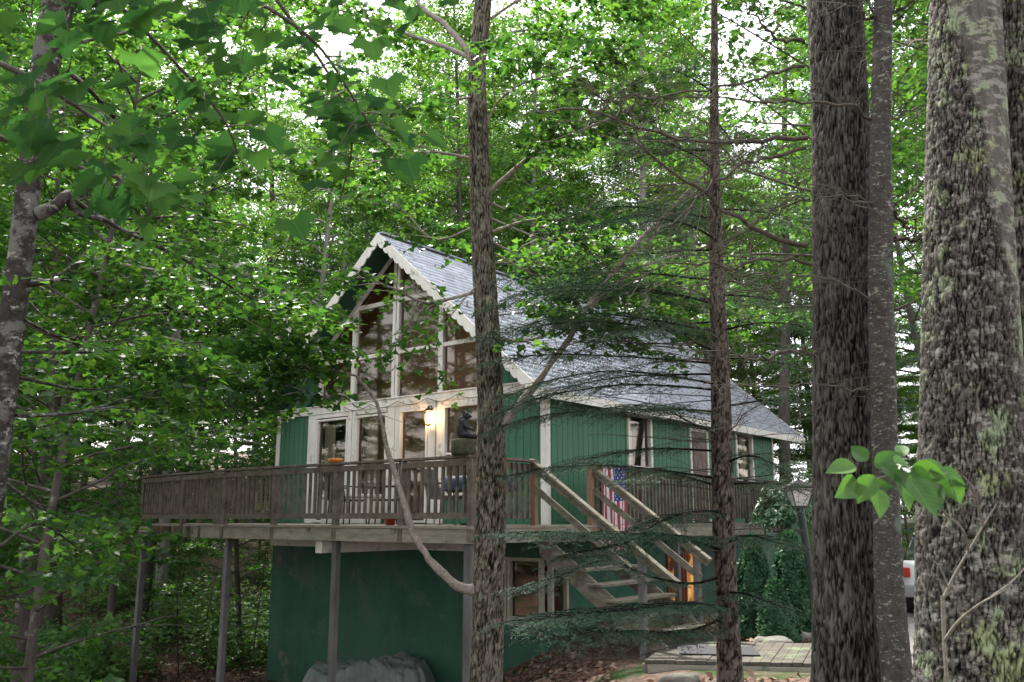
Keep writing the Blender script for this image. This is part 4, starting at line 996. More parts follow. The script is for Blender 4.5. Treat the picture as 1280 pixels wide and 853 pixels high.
limb_px([(604, 60, 9), (640, 40, 9.6), (700, 45, 10.4), (780, 90, 11)], .014, 20, 1.0, 39, 0.085, .24)
limb_px([(610, 300, 9), (660, 325, 9.2), (720, 345, 9.4), (790, 355, 9.6), (860, 385, 9.8)], .014, 24, .8, 36, 0.076, .22)
limb_px([(606, 250, 9), (690, 290, 9.2), (770, 330, 9.4), (850, 360, 9.6), (940, 400, 9.8)], .012, 26, .8, 26, .08, .22)
limb_px([(606, 310, 9), (680, 350, 9.1), (750, 375, 9.2), (820, 390, 9.2), (890, 430, 9.2)], .012, 26, .7, 30, .08, .2)
limb_px([(608, 350, 9), (660, 380, 8.8), (720, 395, 8.7), (790, 420, 8.7), (850, 455, 8.8)], .010, 20, .5, 22, .08, .18)
limb_px([(612, 395, 9), (680, 392, 9), (740, 420, 8.9), (800, 435, 8.8)], .010, 18, .6, 25, 0.072, .18)
limb_px([(606, 270, 9), (680, 300, 9.6), (760, 310, 10.2), (850, 330, 10.6), (930, 380, 11)], .014, 26, .9, 39, 0.081, .24)
limb_px([(606, 330, 9), (640, 330, 9.2), (670, 345, 9.4), (700, 370, 9.5)], .010, 10, .6, 28, 0.081, .18)
limb_px([(150, 330, 7.6), (230, 345, 7.8), (310, 370, 8.0), (380, 385, 8.2), (425, 395, 8.2)], .012, 24, .7, 42, 0.076, .22)
limb_px([(200, 420, 7.9), (280, 440, 8.0), (350, 450, 8.2), (425, 470, 8.4)], .010, 20, .6, 39, 0.076, .2)
limb_px([(300, 395, 8.4), (345, 420, 8.4), (400, 425, 8.4), (440, 440, 8.4)], .008, 12, .5, 33, 0.081, .18)
limb_px([(445, 470, 8.7), (400, 460, 8.5), (350, 470, 8.2), (290, 480, 8.0)], .012, 16, .7, 36, 0.081, .2)
limb_px([(462, 490, 8.8), (420, 500, 8.5), (380, 490, 8.2), (330, 500, 8.0)], .010, 12, .6, 30, 0.081, .18)
for j in range(22):                                # the crown above the picture
    f = .62 + .38 * j / 22; q = np.array(pp[-3]) * (1 - j / 22) + np.array(pp[-1]) * (j / 22); az = j * 2.4
    leafy_limb(TB, LL, g, branch_path(g, q, (math.cos(az), math.sin(az), .3), 3.3, 8, .1, .1), .03, 9, 1.2, 30, .11, .26, k=4)
TB.build('limbs', M_pbranch, ct)
def keep_ct(p):
    x, y, f = screen(p); gab = (x > 432) & (x < 600) & (y > 285) & (y < 520)
    return np.where(gab, keep_view(p, .48), np.where((x > 610) & (y < 470), True, keep_view(p, .6)))
LL.build('crown', T_mid, LV, ct, g, keep_ct)

# pines on the right
def pine(name, lb, pts, wid, y, m, **kw):
    root = thing(name, lb, 'tree', np.array(P(*pts[1])) * [1, 1, 0] + [0, 0, float(gz(P(*pts[1])[0], y))])
    trunk('trunk', [P(*q) for q in pts], np.array(wid) / FPX * y / 2, m, root, **kw)
    return root
pa = pine('pine_tree', 'large pine trunk with furrowed dark bark, left of the right hand group', [(1064, 1060, 5.5), (1061, 853, 5.5), (1058, 700, 5.5), (1055, 480, 5.5), (1053, 300, 5.5), (1049, 120, 5.5), (1043, 0, 5.5), (1040, -300, 5.6), (1030, -1200, 5.8), (1030, -2400, 6)],
          [100, 82, 76, 72, 72, 71, 68, 60, 44, 16], 5.6, M_pine, k=300, rings=1500, amp=.020, cell=.021, tall=5.2, seed=3, lump=.02)
pb = pine('young_pine_tree', 'slim smooth pine trunk with branch whorls pressed against the large pine', [(1128, 1020, 5.2), (1122, 860, 5.2), (1112, 740, 5.2), (1107, 600, 5.2), (1104, 490, 5.2), (1101, 380, 5.2), (1101, 260, 5.2), (1101, 155, 5.2), (1104, 30, 5.2), (1106, -300, 5.2), (1106, -1200, 5.3)],
          [52, 36, 33, 30, 30, 30, 29, 26, 24, 18, 5], 5.3, M_smooth, k=90, rings=600, amp=.003, cell=.04, tall=1, seed=9, lump=.05)
pc = pine('old_pine_tree', 'massive lichen spotted pine trunk filling the right edge', [(1226, 1100, 3.7), (1222, 853, 3.7), (1219, 650, 3.7), (1214, 450, 3.7), (1210, 250, 3.7), (1208, 100, 3.7), (1206, -20, 3.7), (1200, -400, 3.8), (1190, -1500, 4)],
          [160, 136, 127, 116, 102, 91, 84, 74, 50], 3.75, M_pine2, k=320, rings=1400, amp=.016, cell=.016, tall=5.0, seed=5, lump=.03, smooth_side=(-.45, 1.9, .86))
pd = pine('forked_pine_tree', 'dark furrowed trunk at the extreme right edge, partly behind the massive pine', [(1300, 1100, 4.0), (1298, 853, 4.0), (1293, 650, 4.0), (1287, 450, 4.0), (1277, 250, 4.0), (1268, 100, 4.0), (1262, -20, 4.0), (1250, -400, 4.1), (1230, -1500, 4.3)],
          [140, 130, 122, 116, 104, 96, 92, 80, 50], 4.05, M_pine2, k=240, rings=900, amp=.015, cell=.018, tall=5, seed=8, lump=.05)
# dead branches
def dead_tree(TB, g, path, r0, r1, depth=2, dens=7, ln=.5, drp=.5):
    path = np.asarray(path); n = len(path); TB.add(path, np.linspace(r0, r1, n), 6 if r0 > .008 else 3)
    if depth == 0: return
    L = np.linalg.norm(np.diff(path, axis=0), axis=1).sum()
    for j in range(int(dens * L)):
        t = .12 + .86 * g.random(); f = t * (n - 1); i = min(int(f), n - 2); q = path[i] + (path[i + 1] - path[i]) * (f - i)
        ax = unit(path[i + 1] - path[i]); sd_ = unit(g.normal(0, 1, 3) * [1, 1, .7] + ax * .7)
        l2 = ln * g.uniform(.4, 1.3) * (1.1 - .6 * t); dead_tree(TB, g, branch_path(g, q, sd_, l2, 6, .16, .18 * drp), max(.0012, r0 * .3), .0009, depth - 1, dens, ln * .45, drp)
g = np.random.default_rng(5)
def dead_px(root, lst, m, nm='dead_branch'):
    for pts, r0 in lst:
        TB = Tubes(); dead_tree(TB, g, smooth_path([P(*q) for q in pts], 18) + g.normal(0, .012, (18, 3)), r0, .003, 2, 15, .62); TB.build(nm, m, root)
dead_px(pa, [([(1010, 173, 5.4), (940, 175, 5.3), (880, 176, 5.2), (800, 160, 5.1), (700, 133, 5.0), (640, 150, 5.0)], .017),
             ([(1010, 186, 5.4), (960, 197, 5.3), (930, 205, 5.2), (890, 232, 5.1), (850, 270, 5.0), (800, 310, 4.9)], .013),
             ([(1012, 307, 5.4), (965, 295, 5.3), (905, 262, 5.2), (860, 230, 5.1), (820, 202, 5.0), (770, 150, 4.9), (735, 90, 4.8)], .017),
             ([(1006, 82, 5.4), (960, 95, 5.3), (910, 107, 5.2), (820, 122, 5.1), (740, 125, 5.0)], .012),
             ([(1006, 52, 5.4), (975, 48, 5.3), (950, 28, 5.2), (920, -5, 5.1)], .014),
             ([(1018, 440, 5.4), (990, 442, 5.3), (950, 447, 5.2), (900, 440, 5.1)], .013),
             ([(1016, 330, 5.4), (960, 325, 5.3), (900, 335, 5.1), (850, 325, 5.0), (790, 350, 4.9)], .011),
             ([(1014, 250, 5.4), (970, 262, 5.6), (930, 290, 5.8), (880, 320, 6.0)], .009)], M_twig)
dead_px(pb, [([(1096, 152, 5.2), (1068, 133, 5.1), (1041, 129, 5.0), (1005, 129, 4.9), (910, 122, 4.8), (820, 120, 4.7)], .011),
             ([(1096, 256, 5.2), (1060, 250, 5.0), (1020, 248, 4.9), (985, 252, 4.8), (930, 285, 4.7)], .008),
             ([(1094, 258, 5.2), (1050, 240, 5.1), (1000, 225, 5.0), (940, 205, 4.9), (880, 190, 4.8)], .007),
             ([(1092, 380, 5.2), (1060, 358, 5.0), (1015, 347, 4.9), (960, 344, 4.8), (900, 350, 4.7)], .008),
             ([(1096, 490, 5.2), (1060, 486, 5.0), (1020, 480, 4.9), (960, 482, 4.8), (880, 478, 4.7)], .008),
             ([(1096, 25, 5.2), (1070, 10, 5.1), (1040, -10, 5.0)], .013), ([(1108, 22, 5.2), (1135, 5, 5.1), (1170, -10, 5)], .012),
             ([(1100, 28, 5.2), (1080, -5, 5.3), (1060, -40, 5.4)], .010),
             ([(1108, 152, 5.2), (1135, 138, 5.3), (1165, 128, 5.4), (1210, 110, 5.6)], .008), ([(1108, 152, 5.2), (1125, 110, 5.1), (1150, 60, 5.0), (1168, 30, 4.9)], .006),
             ([(1108, 256, 5.2), (1130, 245, 5.3), (1170, 200, 5.5)], .008), ([(1108, 260, 5.2), (1135, 285, 5.4), (1160, 300, 5.6)], .014),
             ([(1110, 380, 5.2), (1140, 400, 5.3), (1170, 385, 5.5)], .006), ([(1110, 300, 5.6), (1140, 300, 5.4), (1165, 298, 5.2)], .02)], M_twig)
dead_px(pc, [([(1168, 60, 3.8), (1150, 52, 3.9), (1135, 55, 4.2)], .008)], M_twig)
# their high crowns shade the clearing
for root, top in ((pa, P(1030, -1500, 5.9)), (pc, P(1190, -1300, 4.0)), (pb, P(1106, -900, 5.3))):
    TB = Tubes(); LL = Leaves()
    for j in range(26):
        az = j * 2.4; q = top + [0, 0, (j / 26) * 6 - 2]
        leafy_limb(TB, LL, g, branch_path(g, q, (math.cos(az), math.sin(az), .15), 3.0 * (1.1 - j / 30), 7, .1, .1), .04, 9, 1.0, 40, .14, .3, k=4)
    TB.build('limbs', M_bark, root); LL.build('crown', T_needle, LH, root, g)

# ------------------------------------------------------------------ hemlock in front of the stairs
hm = thing('hemlock_tree', 'dark hemlock with drooping needle sprays in front of the stairs and side wall', 'tree', P(913, 853, 8.0) * [1, 1, 0] + [0, 0, float(gz(1.9, 8))])
pp = [P(915, 960, 8.0), P(913, 853, 8.0), P(908, 750, 8.0), P(904, 650, 8.0), P(902, 550, 8.0), P(899, 440, 8.0), P(896, 340, 8.0), P(894, 240, 8.0), P(893, 120, 8.0), P(893, -50, 8), P(893, -500, 8.1)]
trunk('trunk', pp, np.array([38, 31, 27, 26, 25, 23, 18, 14, 11, 8, 3]) / FPX * 8.1 / 2, M_hembark, hm, 70, 520, .009, .03, 2.4, 21, .05)
TB = Tubes(); LL = Leaves(); g = np.random.default_rng(15); DB = Tubes()
def hem_spray(path, r0, w, dens=1.0, need=1.0, size=.062):
    path = np.asarray(path); n = len(path); TB.add(path, np.linspace(r0, .002, n), 5)
    L = np.linalg.norm(np.diff(path, axis=0), axis=1).sum(); cnt = int(L * 22 * dens)
    for j in range(cnt):
        t = .12 + .88 * (j + g.random()) / cnt; f = t * (n - 1); i = min(int(f), n - 2); q = path[i] + (path[i + 1] - path[i]) * (f - i); ax = unit(path[i + 1] - path[i])
        sd_ = unit(np.cross(ax, [0, 0, 1.])) * (1 if j % 2 else -1)
        l2 = w * math.sin(math.pi * min(1, .25 + .75 * (1 - t))) * g.uniform(.6, 1.15) + .08
        tp = branch_path(g, q, sd_ * .85 + ax * .7 + [0, 0, g.uniform(-.05, .12)], l2, 6, .08, .32)
        TB.add(tp, np.linspace(.003, .0012, 6), 3)
        m_ = int(l2 * 15) + 1
        for u_ in range(m_):
            tt = (u_ + .5) / m_; q2 = tp[min(int(tt * 5), 4)]; a2 = unit(tp[-1] - tp[0]); s2 = unit(np.cross(a2, [0, 0, 1.])) * (1 if u_ % 2 else -1)
            l3 = .17 * (1.1 - .6 * tt) * g.uniform(.7, 1.2); e = q2 + unit(a2 * .9 + s2 * .8 + [0, 0, -.15]) * l3
            nn_ = int(l3 * 260 * need)
            if nn_ > 0:
                k_ = g.random(nn_)[:, None]; pos = q2 + (e - q2) * k_; dd = unit(e - q2); s3 = unit(np.cross(dd, [0, 0, 1.])); sg_ = g.choice([-1, 1], nn_)[:, None]
                LL.add(pos, unit(dd * .55 + s3 * sg_), unit(np.array([0, 0, 1.]) + g.normal(0, .25, (nn_, 3))), size * .62 * g.uniform(.7, 1.2, nn_))
def tr_at(z):
    zz = [q[2] for q in pp]; return np.array([np.interp(z, zz, [q[0] for q in pp]), np.interp(z, zz, [q[1] for q in pp]), z])
for pts, w, dn in [([(905, 690, 8), (860, 672, 7.6), (800, 668, 7.2), (740, 668, 6.9), (690, 665, 6.7), (645, 668, 6.6)], .55, 1.2),
                   ([(905, 640, 8), (870, 640, 7.7), (830, 650, 7.4), (780, 680, 7.0), (730, 690, 6.7)], .4, 1.0),
                   ([(908, 760, 8), (870, 755, 7.5), (820, 758, 7.0), (760, 765, 6.6), (700, 770, 6.4), (660, 778, 6.3)], .55, 1.3),
                   ([(908, 770, 8), (860, 790, 7.4), (800, 790, 6.9), (740, 790, 6.5), (690, 800, 6.3)], .5, .9),
                   ([(906, 720, 8), (860, 730, 7.8), (810, 720, 7.8), (760, 700, 7.7), (700, 720, 7.6), (650, 735, 7.6)], .35, .8),
                   ([(905, 680, 8), (940, 670, 7.6), (975, 680, 7.3)], .35, 1), ([(906, 740, 8), (940, 745, 7.6), (980, 760, 7.4)], .3, .9),
                   ([(904, 610, 8), (870, 600, 8.3), (830, 590, 8.6), (790, 600, 9)], .35, .9), ([(903, 580, 8), (940, 570, 7.7), (985, 590, 7.5)], .35, .8)]:
    hem_spray(smooth_path([P(*q) for q in pts], 14), .014, w, dn)
# scraggy underside of the lowest boughs
for pts in ([(700, 770, 6.4), (740, 800, 6.4), (760, 815, 6.5), (700, 830, 6.4)], [(660, 790, 6.3), (700, 800, 6.3), (760, 812, 6.4), (820, 805, 6.6)], [(820, 790, 6.9), (780, 815, 6.7), (720, 830, 6.5)], [(905, 790, 8), (840, 808, 7.4), (760, 826, 6.9), (690, 820, 6.6)], [(905, 730, 8), (880, 745, 7.8), (840, 770, 7.6), (790, 770, 7.4)]):
    dead_tree(DB, g, smooth_path([P(*q) for q in pts], 12), .008, .002, 2, 9, .35)
for z, az, ln, nd, dn in [(0.35, 3.3, 1.9, .7, .8), (.6, 2.7, 1.6, .6, .8), (.75, 3.9, 1.7, .6, .7), (.95, 3.1, 2.1, .7, .85), (1.2, 3.5, 2.1, .75, .9), (1.3, 2.6, 1.9, .8, .9), (1.45, 0.2, 1.2, .6, .7), (1.15, 3.25, 2.1, .9, 1.0), (1.4, 2.95, 2.2, .9, 1.0), (1.7, 3.4, 2.0, .9, 1.0), (2.0, 3.15, 2.1, .9, 1.0), (1.5, 4.1, 1.9, .7, .8),
                          (1.62, 3.2, 2.2, .8, 1.0), (1.8, 2.5, 2.0, .9, 1.0), (1.95, 3.7, 2.1, .8, .9), (2.05, .3, 1.2, .8, .9), (2.2, 3.0, 2.0, .9, 1.0), (2.35, 1.2, 1.5, .9, .9), (2.5, 2.4, 1.7, .9, .9), (2.6, 3.9, 1.6, .9, .9),
                          (2.8, 3.2, 1.6, .9, .9), (2.9, .2, 1.0, .9, .9), (3.1, 2.0, 1.4, .9, .9), (3.3, 4.0, 1.3, .9, .9), (3.5, 3.0, 1.1, .9, .8), (3.8, 1.0, .9, .9, .8), (4.1, 3.8, .8, .9, .8), (1.0, 5.5, 1.0, .5, .5), (1.7, 5.4, .9, .5, .5), (.3, .4, 1.1, .7, .8)]:
    q = tr_at(z); bp_ = branch_path(g, q, (math.cos(az), math.sin(az), .12), ln, 12, .05, .10)
    hem_spray(bp_, .012, .48, dn * (.9 if z > 1.1 else 1), nd * (.62 if z > 1.1 else 1))
for j in range(60):
    q = tr_at(g.uniform(-.4, 3.4)); az = g.uniform(2, 4.6) if g.random() < .75 else g.uniform(-1, 1)
    dead_tree(DB, g, branch_path(g, q, (math.cos(az), math.sin(az), .1), g.uniform(.7, 2.0), 10, .08, .08), .007, .002, 1, 9, .45)
TB.build('boughs', M_hembark, hm); DB.build('dead_twigs', M_twig, hm); LL.build('needle_sprays', T_needle, LH, hm, g)
print('hem needles', sum(map(len, LL.s)))

# a smaller hemlock further back right, behind the side deck
TB = Tubes(); LL = Leaves()
h2 = thing('hemlock_tree', 'thin background hemlock with fine dark foliage just beyond the far deck end', 'tree', (7.6, 19.5, float(gz(7.6, 19.5))))
b0_ = np.array([7.6, 19.5, float(gz(7.6, 19.5))])
trunk('trunk', [b0_ + [0, 0, i * 1.5 - .2] for i in range(10)], np.linspace(.09, .02, 10), M_hembark, h2, 16, 60, 0)
for j in range(34):
    q = b0_ + [0, 0, 1.5 + j * .34]; az = j * 2.4
    hem_spray(branch_path(g, q, (math.cos(az), math.sin(az), .1), 2.3 * (1 - j / 45), 8, .05, .1), .012, .7, .5, .16, .15)
TB.build('boughs', M_hembark, h2); LL.build('needle_sprays', T_needle, LH, h2, g)
# ------------------------------------------------------------------ things on and round the deck
rng = np.random.default_rng(8); pyr = random.Random(8)
def remesh(o, vox, sm=True):
    r_ = o.modifiers.new('merge', 'REMESH'); r_.mode = 'VOXEL'; r_.voxel_size = vox; r_.use_smooth_shade = sm; return o
M_bear = mat('black_fur_resin', (.010, .010, .011), (.03, .03, .033), 30, rough=.6, bump=.004, bscale=60)
M_stump = mat('stump_planter_bark', (.035, .038, .024), (.09, .085, .055), 12, rough=.95, bump=.01)
# stump on the corner of the rail and the bear on it
q = H([-3.05, -.80, RT + .02])[0]
mb = MB(); rr2 = np.random.default_rng(1); K = 18
prof = [(.16, 0), (.19, .03), (.175, .12), (.18, .20), (.155, .225)]
V = [(q[0] + (r_ + rr2.uniform(-.012, .012)) * math.cos(2 * math.pi * k / K), q[1] + r_ * math.sin(2 * math.pi * k / K), q[2] + z_) for r_, z_ in prof for k in range(K)]
mb.smooth = True; mb.raw(V, [(j * K + i, j * K + (i + 1) % K, (j + 1) * K + (i + 1) % K, (j + 1) * K + i) for j in range(len(prof) - 1) for i in range(K)] + [tuple(range(K))[::-1], tuple((len(prof) - 1) * K + i for i in range(K))])
tag(mb.build('stump', M_stump), 'mossy wooden stump standing on the deck rail beside the flaky barked tree', 'stump')
bx = q + [-.0, 0, .225]; X = np.array([1, 0, 0.]); F_ = unit(np.array([.95, -.3, 0]))   # faces right
mb = MB()
mb.blob(bx + [-.02, 0, .13], (.085, .085, .14), 14, 10); mb.blob(bx + [-.02, 0, .24], (.065, .065, .10), 14, 10); mb.blob(bx + F_ * .03 + [0, 0, .335], (.058, .052, .058), 14, 10)
mb.blob(bx + F_ * .085 + [0, 0, .32], (.035, .026, .026), 10, 8); mb.blob(bx + [-.01, -.04, .385], (.018, .012, .022), 8, 6); mb.blob(bx + [-.01, .04, .385], (.018, .012, .022), 8, 6)
for s_ in (-1, 1):
    sd_ = np.array([-F_[1], F_[0], 0]) * s_
    mb.tube([bx + sd_ * .065 + [0, 0, .26], bx + sd_ * .085 + F_ * .05 + [0, 0, .18], bx + sd_ * .05 + F_ * .12 + [0, 0, .13]], [.032, .027, .022], 10)
    mb.tube([bx + sd_ * .05 + [0, 0, .05], bx + sd_ * .08 + F_ * .09 + [0, 0, .055], bx + sd_ * .07 + F_ * .17 + [0, 0, .03]], [.05, .042, .03], 10)
    mb.blob(bx + sd_ * .07 + F_ * .19 + [0, 0, .04], (.024, .024, .038), 8, 6)
o = mb.build('bear_figurine', M_bear); remesh(o, .011); tag(o, 'small black bear figurine sitting on the mossy stump, facing right', 'figurine')
# orange bowl on the rail
q = H([-3.05, 1.92, RT + .02])[0]; mb = MB(); mb.smooth = True; mb.lathe(q, [(.05, 0), (.11, .03), (.125, .06), (.115, .062), (.06, .03)], 18)
tag(mb.build('bowl', mat('orange_glaze', (.75, .22, .03), (.85, .30, .05), 5, rough=.35)), 'orange dish standing on the front rail of the deck', 'dish')
# patio table with a blue cover, chairs, pots
def chair_at(a, b, rot, lb, m, grp=None, z=FZ):
    o_ = H([a, b, z])[0]; root = thing('patio_chair', lb, 'chair', o_, grp)
    c_, s_ = math.cos(rot), math.sin(rot); T_ = lambda v: o_ + np.atleast_2d(v) @ np.array([[c_, s_, 0], [-s_, c_, 0], [0, 0, 1.]])
    mb = MB(T_); mb.box(-.24, .24, -.24, .24, .40, .43); mb.build('seat', m, root, bevel=.01)
    mb = MB(T_)
    for k in range(6): mb.bar((-.20 + k * .08, .235, .43), (-.20 + k * .08, .33, .88), .05, .015, up=(0, 1, 0))
    mb.tube([(-.24, .23, .42), (-.25, .33, .86), (-.15, .36, .95), (.15, .36, .95), (.25, .33, .86), (.24, .23, .42)], .014, 6); mb.build('backrest', m, root)
    for x_ in (-.22, .22):
        for y_ in (-.22, .22): mb = MB(T_); mb.tube([(x_, y_, .41), (x_ * 1.12, y_ * 1.15, 0)], .014, 6); mb.build('leg', m, root)
        mb = MB(T_); mb.tube([(x_ * 1.1, .27, .66), (x_ * 1.15, -.2, .64), (x_ * 1.1, -.23, .42)], .015, 6); mb.build('armrest', m, root)
M_ch = mat('charcoal_chair_metal', (.015, .015, .016), (.03, .03, .03), 9, rough=.5)
M_chg = mat('grey_resin', (.10, .10, .10), (.14, .14, .14), 9, rough=.6)
chair_at(-1.7, 3.15, 2.4, 'black metal patio chair behind the deck rail in front of the green panel', M_ch)
chair_at(-1.5, 2.35, -1.2, 'black metal patio chair on the deck by the leftmost glass door', M_ch)
chair_at(-1.9, .55, 1.2, 'grey patio chair beside the covered table on the deck', M_chg)
tb = thing('patio_table', 'round patio table under a crumpled dark blue cover on the deck', 'table', H([-1.9, -.1, FZ])[0])
c0_ = H([-1.9, -.1, FZ])[0]; mb = MB(); mb.smooth = True; K = 40
V = []
for j, (r_, z_) in enumerate([(0, .73), (.28, .735), (.50, .725), (.55, .70), (.57, .60), (.58, .52)]):
    for k in range(K):
        a = 2 * math.pi * k / K; w_ = 1 + (.06 * math.sin(k * 1.9) + .03 * math.sin(k * 4.1)) * max(0, j - 2) / 2
        V.append((c0_[0] + r_ * w_ * math.cos(a), c0_[1] + r_ * w_ * math.sin(a), c0_[2] + z_ + (.015 * math.sin(k * 2.3 + j) if j < 4 else 0)))
mb.raw(V, [(j * K + (i + 1) % K, j * K + i, (j + 1) * K + i, (j + 1) * K + (i + 1) % K) for j in range(5) for i in range(K)]); mb.build('cover', mat('navy_cover', (.02, .03, .07), (.04, .055, .11), 4, rough=.5), tb)
mb = MB(); mb.lathe(c0_, [(.28, 0), (.28, .03), (.04, .06), (.035, .70)], 14); mb.build('pedestal', M_ch, tb)
for i, (a, b, c, lb) in enumerate([(-2.75, .95, (.30, .05, .03), 'red flower pot at the foot of the deck rail'), (-2.8, .62, (.12, .05, .035), 'dark brown flower pot next to the red one behind the deck rail'), (-2.7, 5.6, (.35, .33, .3), 'pale flower pot near the far left end of the deck')]):
    q = H([a, b, FZ])[0]; mb = MB(); mb.smooth = True; mb.lathe(q, [(.07, 0), (.10, .14), (.11, .14), (.11, .17), (.09, .17), (.085, .13)], 14)
    tag(mb.build('flower_pot', mat('pot_glaze_' + ['red', 'brown', 'pale'][i], c, rough=.5)), lb, 'pot')
b1 = thing('storage_box', 'pale plastic storage box on the deck below the left windows', 'box', H([-.6, 4.3, FZ])[0])
T = lambda v: H(v); mb = MB(H); mb.box(-.85, -.35, 3.7, 4.9, FZ, FZ + .5); mb.build('body', mat('pale_plastic', (.5, .48, .44), (.58, .56, .52), 4, rough=.5), b1, bevel=.02)
mb = MB(H); mb.box(-.88, -.32, 3.67, 4.93, FZ + .502, FZ + .56); mb.build('lid', MATS['pale_plastic'], b1, bevel=.015)

# flag hung over the side railing
M_red, M_wht, M_blu = mat('flag_red', (.26, .03, .045), rough=.8), mat('flag_white', (.5, .48, .52), rough=.8), mat('flag_blue', (.02, .03, .16), rough=.8)
fl = thing('flag', 'stars and stripes flag hanging upright over the side railing behind the stairs', 'flag', H([.5, -1.04, .2])[0])
def fpt(u, v, off=0.):                       # u 0..1 across, v 0..1 down
    a = .08 + u * .80 + .015 * math.sin(v * 6); b_ = -1.045 - .018 * math.sin(u * 17 + v * 3) - .03 * v - off
    return H([a, b_, RT + .055 - .03 * math.sin(u * math.pi) * (1 - v) - 1.46 * v])[0]
mb = MB(); nu, nv = 52, 44
V = [fpt(i / nu, j / nv) for j in range(nv + 1) for i in range(nu + 1)]
mb.smooth = True
for j in range(nv):
    for i in range(nu):
        u_, v_ = (i + .5) / nu, (j + .5) / nv; st_ = int(u_ * 13)
        mb.m = 2 if (u_ > 6 / 13 and v_ < .42) else (st_ % 2)
        F1 = (j * (nu + 1) + i, j * (nu + 1) + i + 1, (j + 1) * (nu + 1) + i + 1, (j + 1) * (nu + 1) + i); mb.F.append(list(F1)); mb.sm.append(True); mb.fm.append([0, 1, 2][mb.m])
mb.V.append(np.array(V)); mb.n = len(V)
mb.build('cloth', [M_red, M_wht, M_blu], fl)
mb = MB()
for r_ in range(11):
    for c_ in range(9):
        if (r_ + c_) % 2: continue
        uc = 6 / 13 + (c_ + 1) / 10 * 7 / 13; vc = .42 * (r_ + 1) / 12; V = []
        for k in range(10):
            an = math.pi / 2 + k * math.pi / 5; R0 = .021 if k % 2 == 0 else .009; V.append(fpt(uc + R0 * math.cos(an) / .80, vc + R0 * math.sin(an) / 1.46, .004))
        mb.raw(V, [tuple(range(10))])
mb.build('stars', M_wht, fl)

# tarp covered pile below the deck
t0_ = PZ(462, 845, -3.1); t0_ = np.array([-2.55, 16.6, float(gz(-2.55, 16.6))]); M_tarp = mat('grey_tarp', (.10, .115, .11), (.20, .215, .205), 3, rough=.45, bump=.01, bscale=6)
g = np.random.default_rng(3); nx, ny = 180, 110; V = []
for j in range(ny + 1):
    for i in range(nx + 1):
        x_, y_ = (i / nx - .5) * 2, (j / ny - .5) * 2; X_, Y_ = x_ * 1.32, y_ * .75
        e = max(abs(x_) ** 5 + abs(y_) ** 5, 1e-9) ** .2; d_ = (e - .72) / .28
        n3 = float(vnoise(np.array([x_ * 7 + 30]), np.array([y_ * 5 + 9]), 64, 8)[0]); n4 = float(vnoise(np.array([x_ * 15 + y_ * 6 + 50]), np.array([y_ * 9 + 9]), 64, 9)[0])
        h_ = .72 * (1 - max(0, d_) ** 1.3) if e > .72 else .72
        n_ = float(vnoise(np.array([(x_ * 2.2 + 9)]), np.array([y_ * 1.7 + 4]), 64, 5)[0]); an_ = math.atan2(y_, x_ * 1.3); fo = .13 * (abs(math.sin(an_ * 9 + n_ * 5)) - .5) * max(0, d_) ** .7 + .05 * (abs(math.sin(an_ * 23 + n3 * 4)) - .5) * max(0, d_) + .02 * math.sin(x_ * 23 + n_ * 9) * max(0, d_)
        top = .10 * abs(n3 - .5) + .05 * abs(n4 - .5) + .16 * (n_ - .5) + .10 * math.exp(-((x_ - .25) / .5) ** 2) + .045 * abs(math.sin(x_ * 6 + y_ * 4 + n_ * 5)) + .03 * abs(math.sin(x_ * 3 - y_ * 9 + n_ * 7))
        pl_ = float(plates(np.array([[x_ * 3.1 + 7 + n3]]), np.array([[y_ * 2.3 + 3 + n4 * .5]]), 97, 3)[0, 0]); top += .05 * pl_
        V.append(t0_ + [X_ + fo * np.sign(x_), Y_ + fo * np.sign(y_), max(-.05, h_ + top * (1 - .6 * max(0, d_)))])
V = np.array(V); F = [(j * (nx + 1) + i, j * (nx + 1) + i + 1, (j + 1) * (nx + 1) + i + 1, (j + 1) * (nx + 1) + i) for j in range(ny) for i in range(nx)]
tag(link('tarp_cover', npmesh('tarp_cover', V - t0_, [F], M_tarp, True), None, t0_), 'grey tarpaulin draped over a low pile against the basement wall', 'tarpaulin')

# lamp post
lb_ = P(1003, 640, 12.8); lx, ly = lb_[0] , lb_[1]; lz = float(gz(lx, ly)); hz = P(1000, 634, 12.8)[2]
lpz = thing('lamp_post', 'black garden lamp post with a frosted glass lantern head beside the pine trunk', 'lamp post', (lx + .12, ly, lz))
top = np.array([P(1000, 634, 12.8)[0], ly, hz]); mb = MB(); mb.tube([(lx + .16, ly, lz - .1), top], .055, 12); mb.lathe((lx + .16, ly, lz - .05), [(.12, 0), (.11, .12), (.06, .2)], 12); mb.build('pole', mat('dark_green_black_paint', (.012, .022, .018), (.02, .032, .027), 8, rough=.4), lpz, smooth=False)
M_frost = mat('frosted_glass', (.52, .50, .48), (.6, .58, .55), 6, rough=.35)
mb = MB(); w0, w1, hh = .085, .165, .27
def sq(w_, z_): return [top + [sx * w_, sy * w_, z_] for sx, sy in ((-1, -1), (1, -1), (1, 1), (-1, 1))]
V = sq(w0 - .006, .02) + sq(w1 - .006, hh); mb.raw(V, [(0, 1, 5, 4), (1, 2, 6, 5), (2, 3, 7, 6), (3, 0, 4, 7)]); mb.build('lantern_panes', M_frost, lpz)
mb = MB(); V = sq(w0, .0); 
for k in range(4): mb.tube([sq(w0, .0)[k], sq(w1, hh)[k]], .009, 6)
for a_, z_ in ((w0, .01), (w1, hh)):
    s4 = sq(a_, z_)
    for k in range(4): mb.tube([s4[k], s4[(k + 1) % 4]], .010, 6)
mb.box(top[0] - w0, top[0] + w0, top[1] - w0, top[1] + w0, top[2] - .02, top[2] + .012); mb.build('lantern_frame', M_black, lpz)
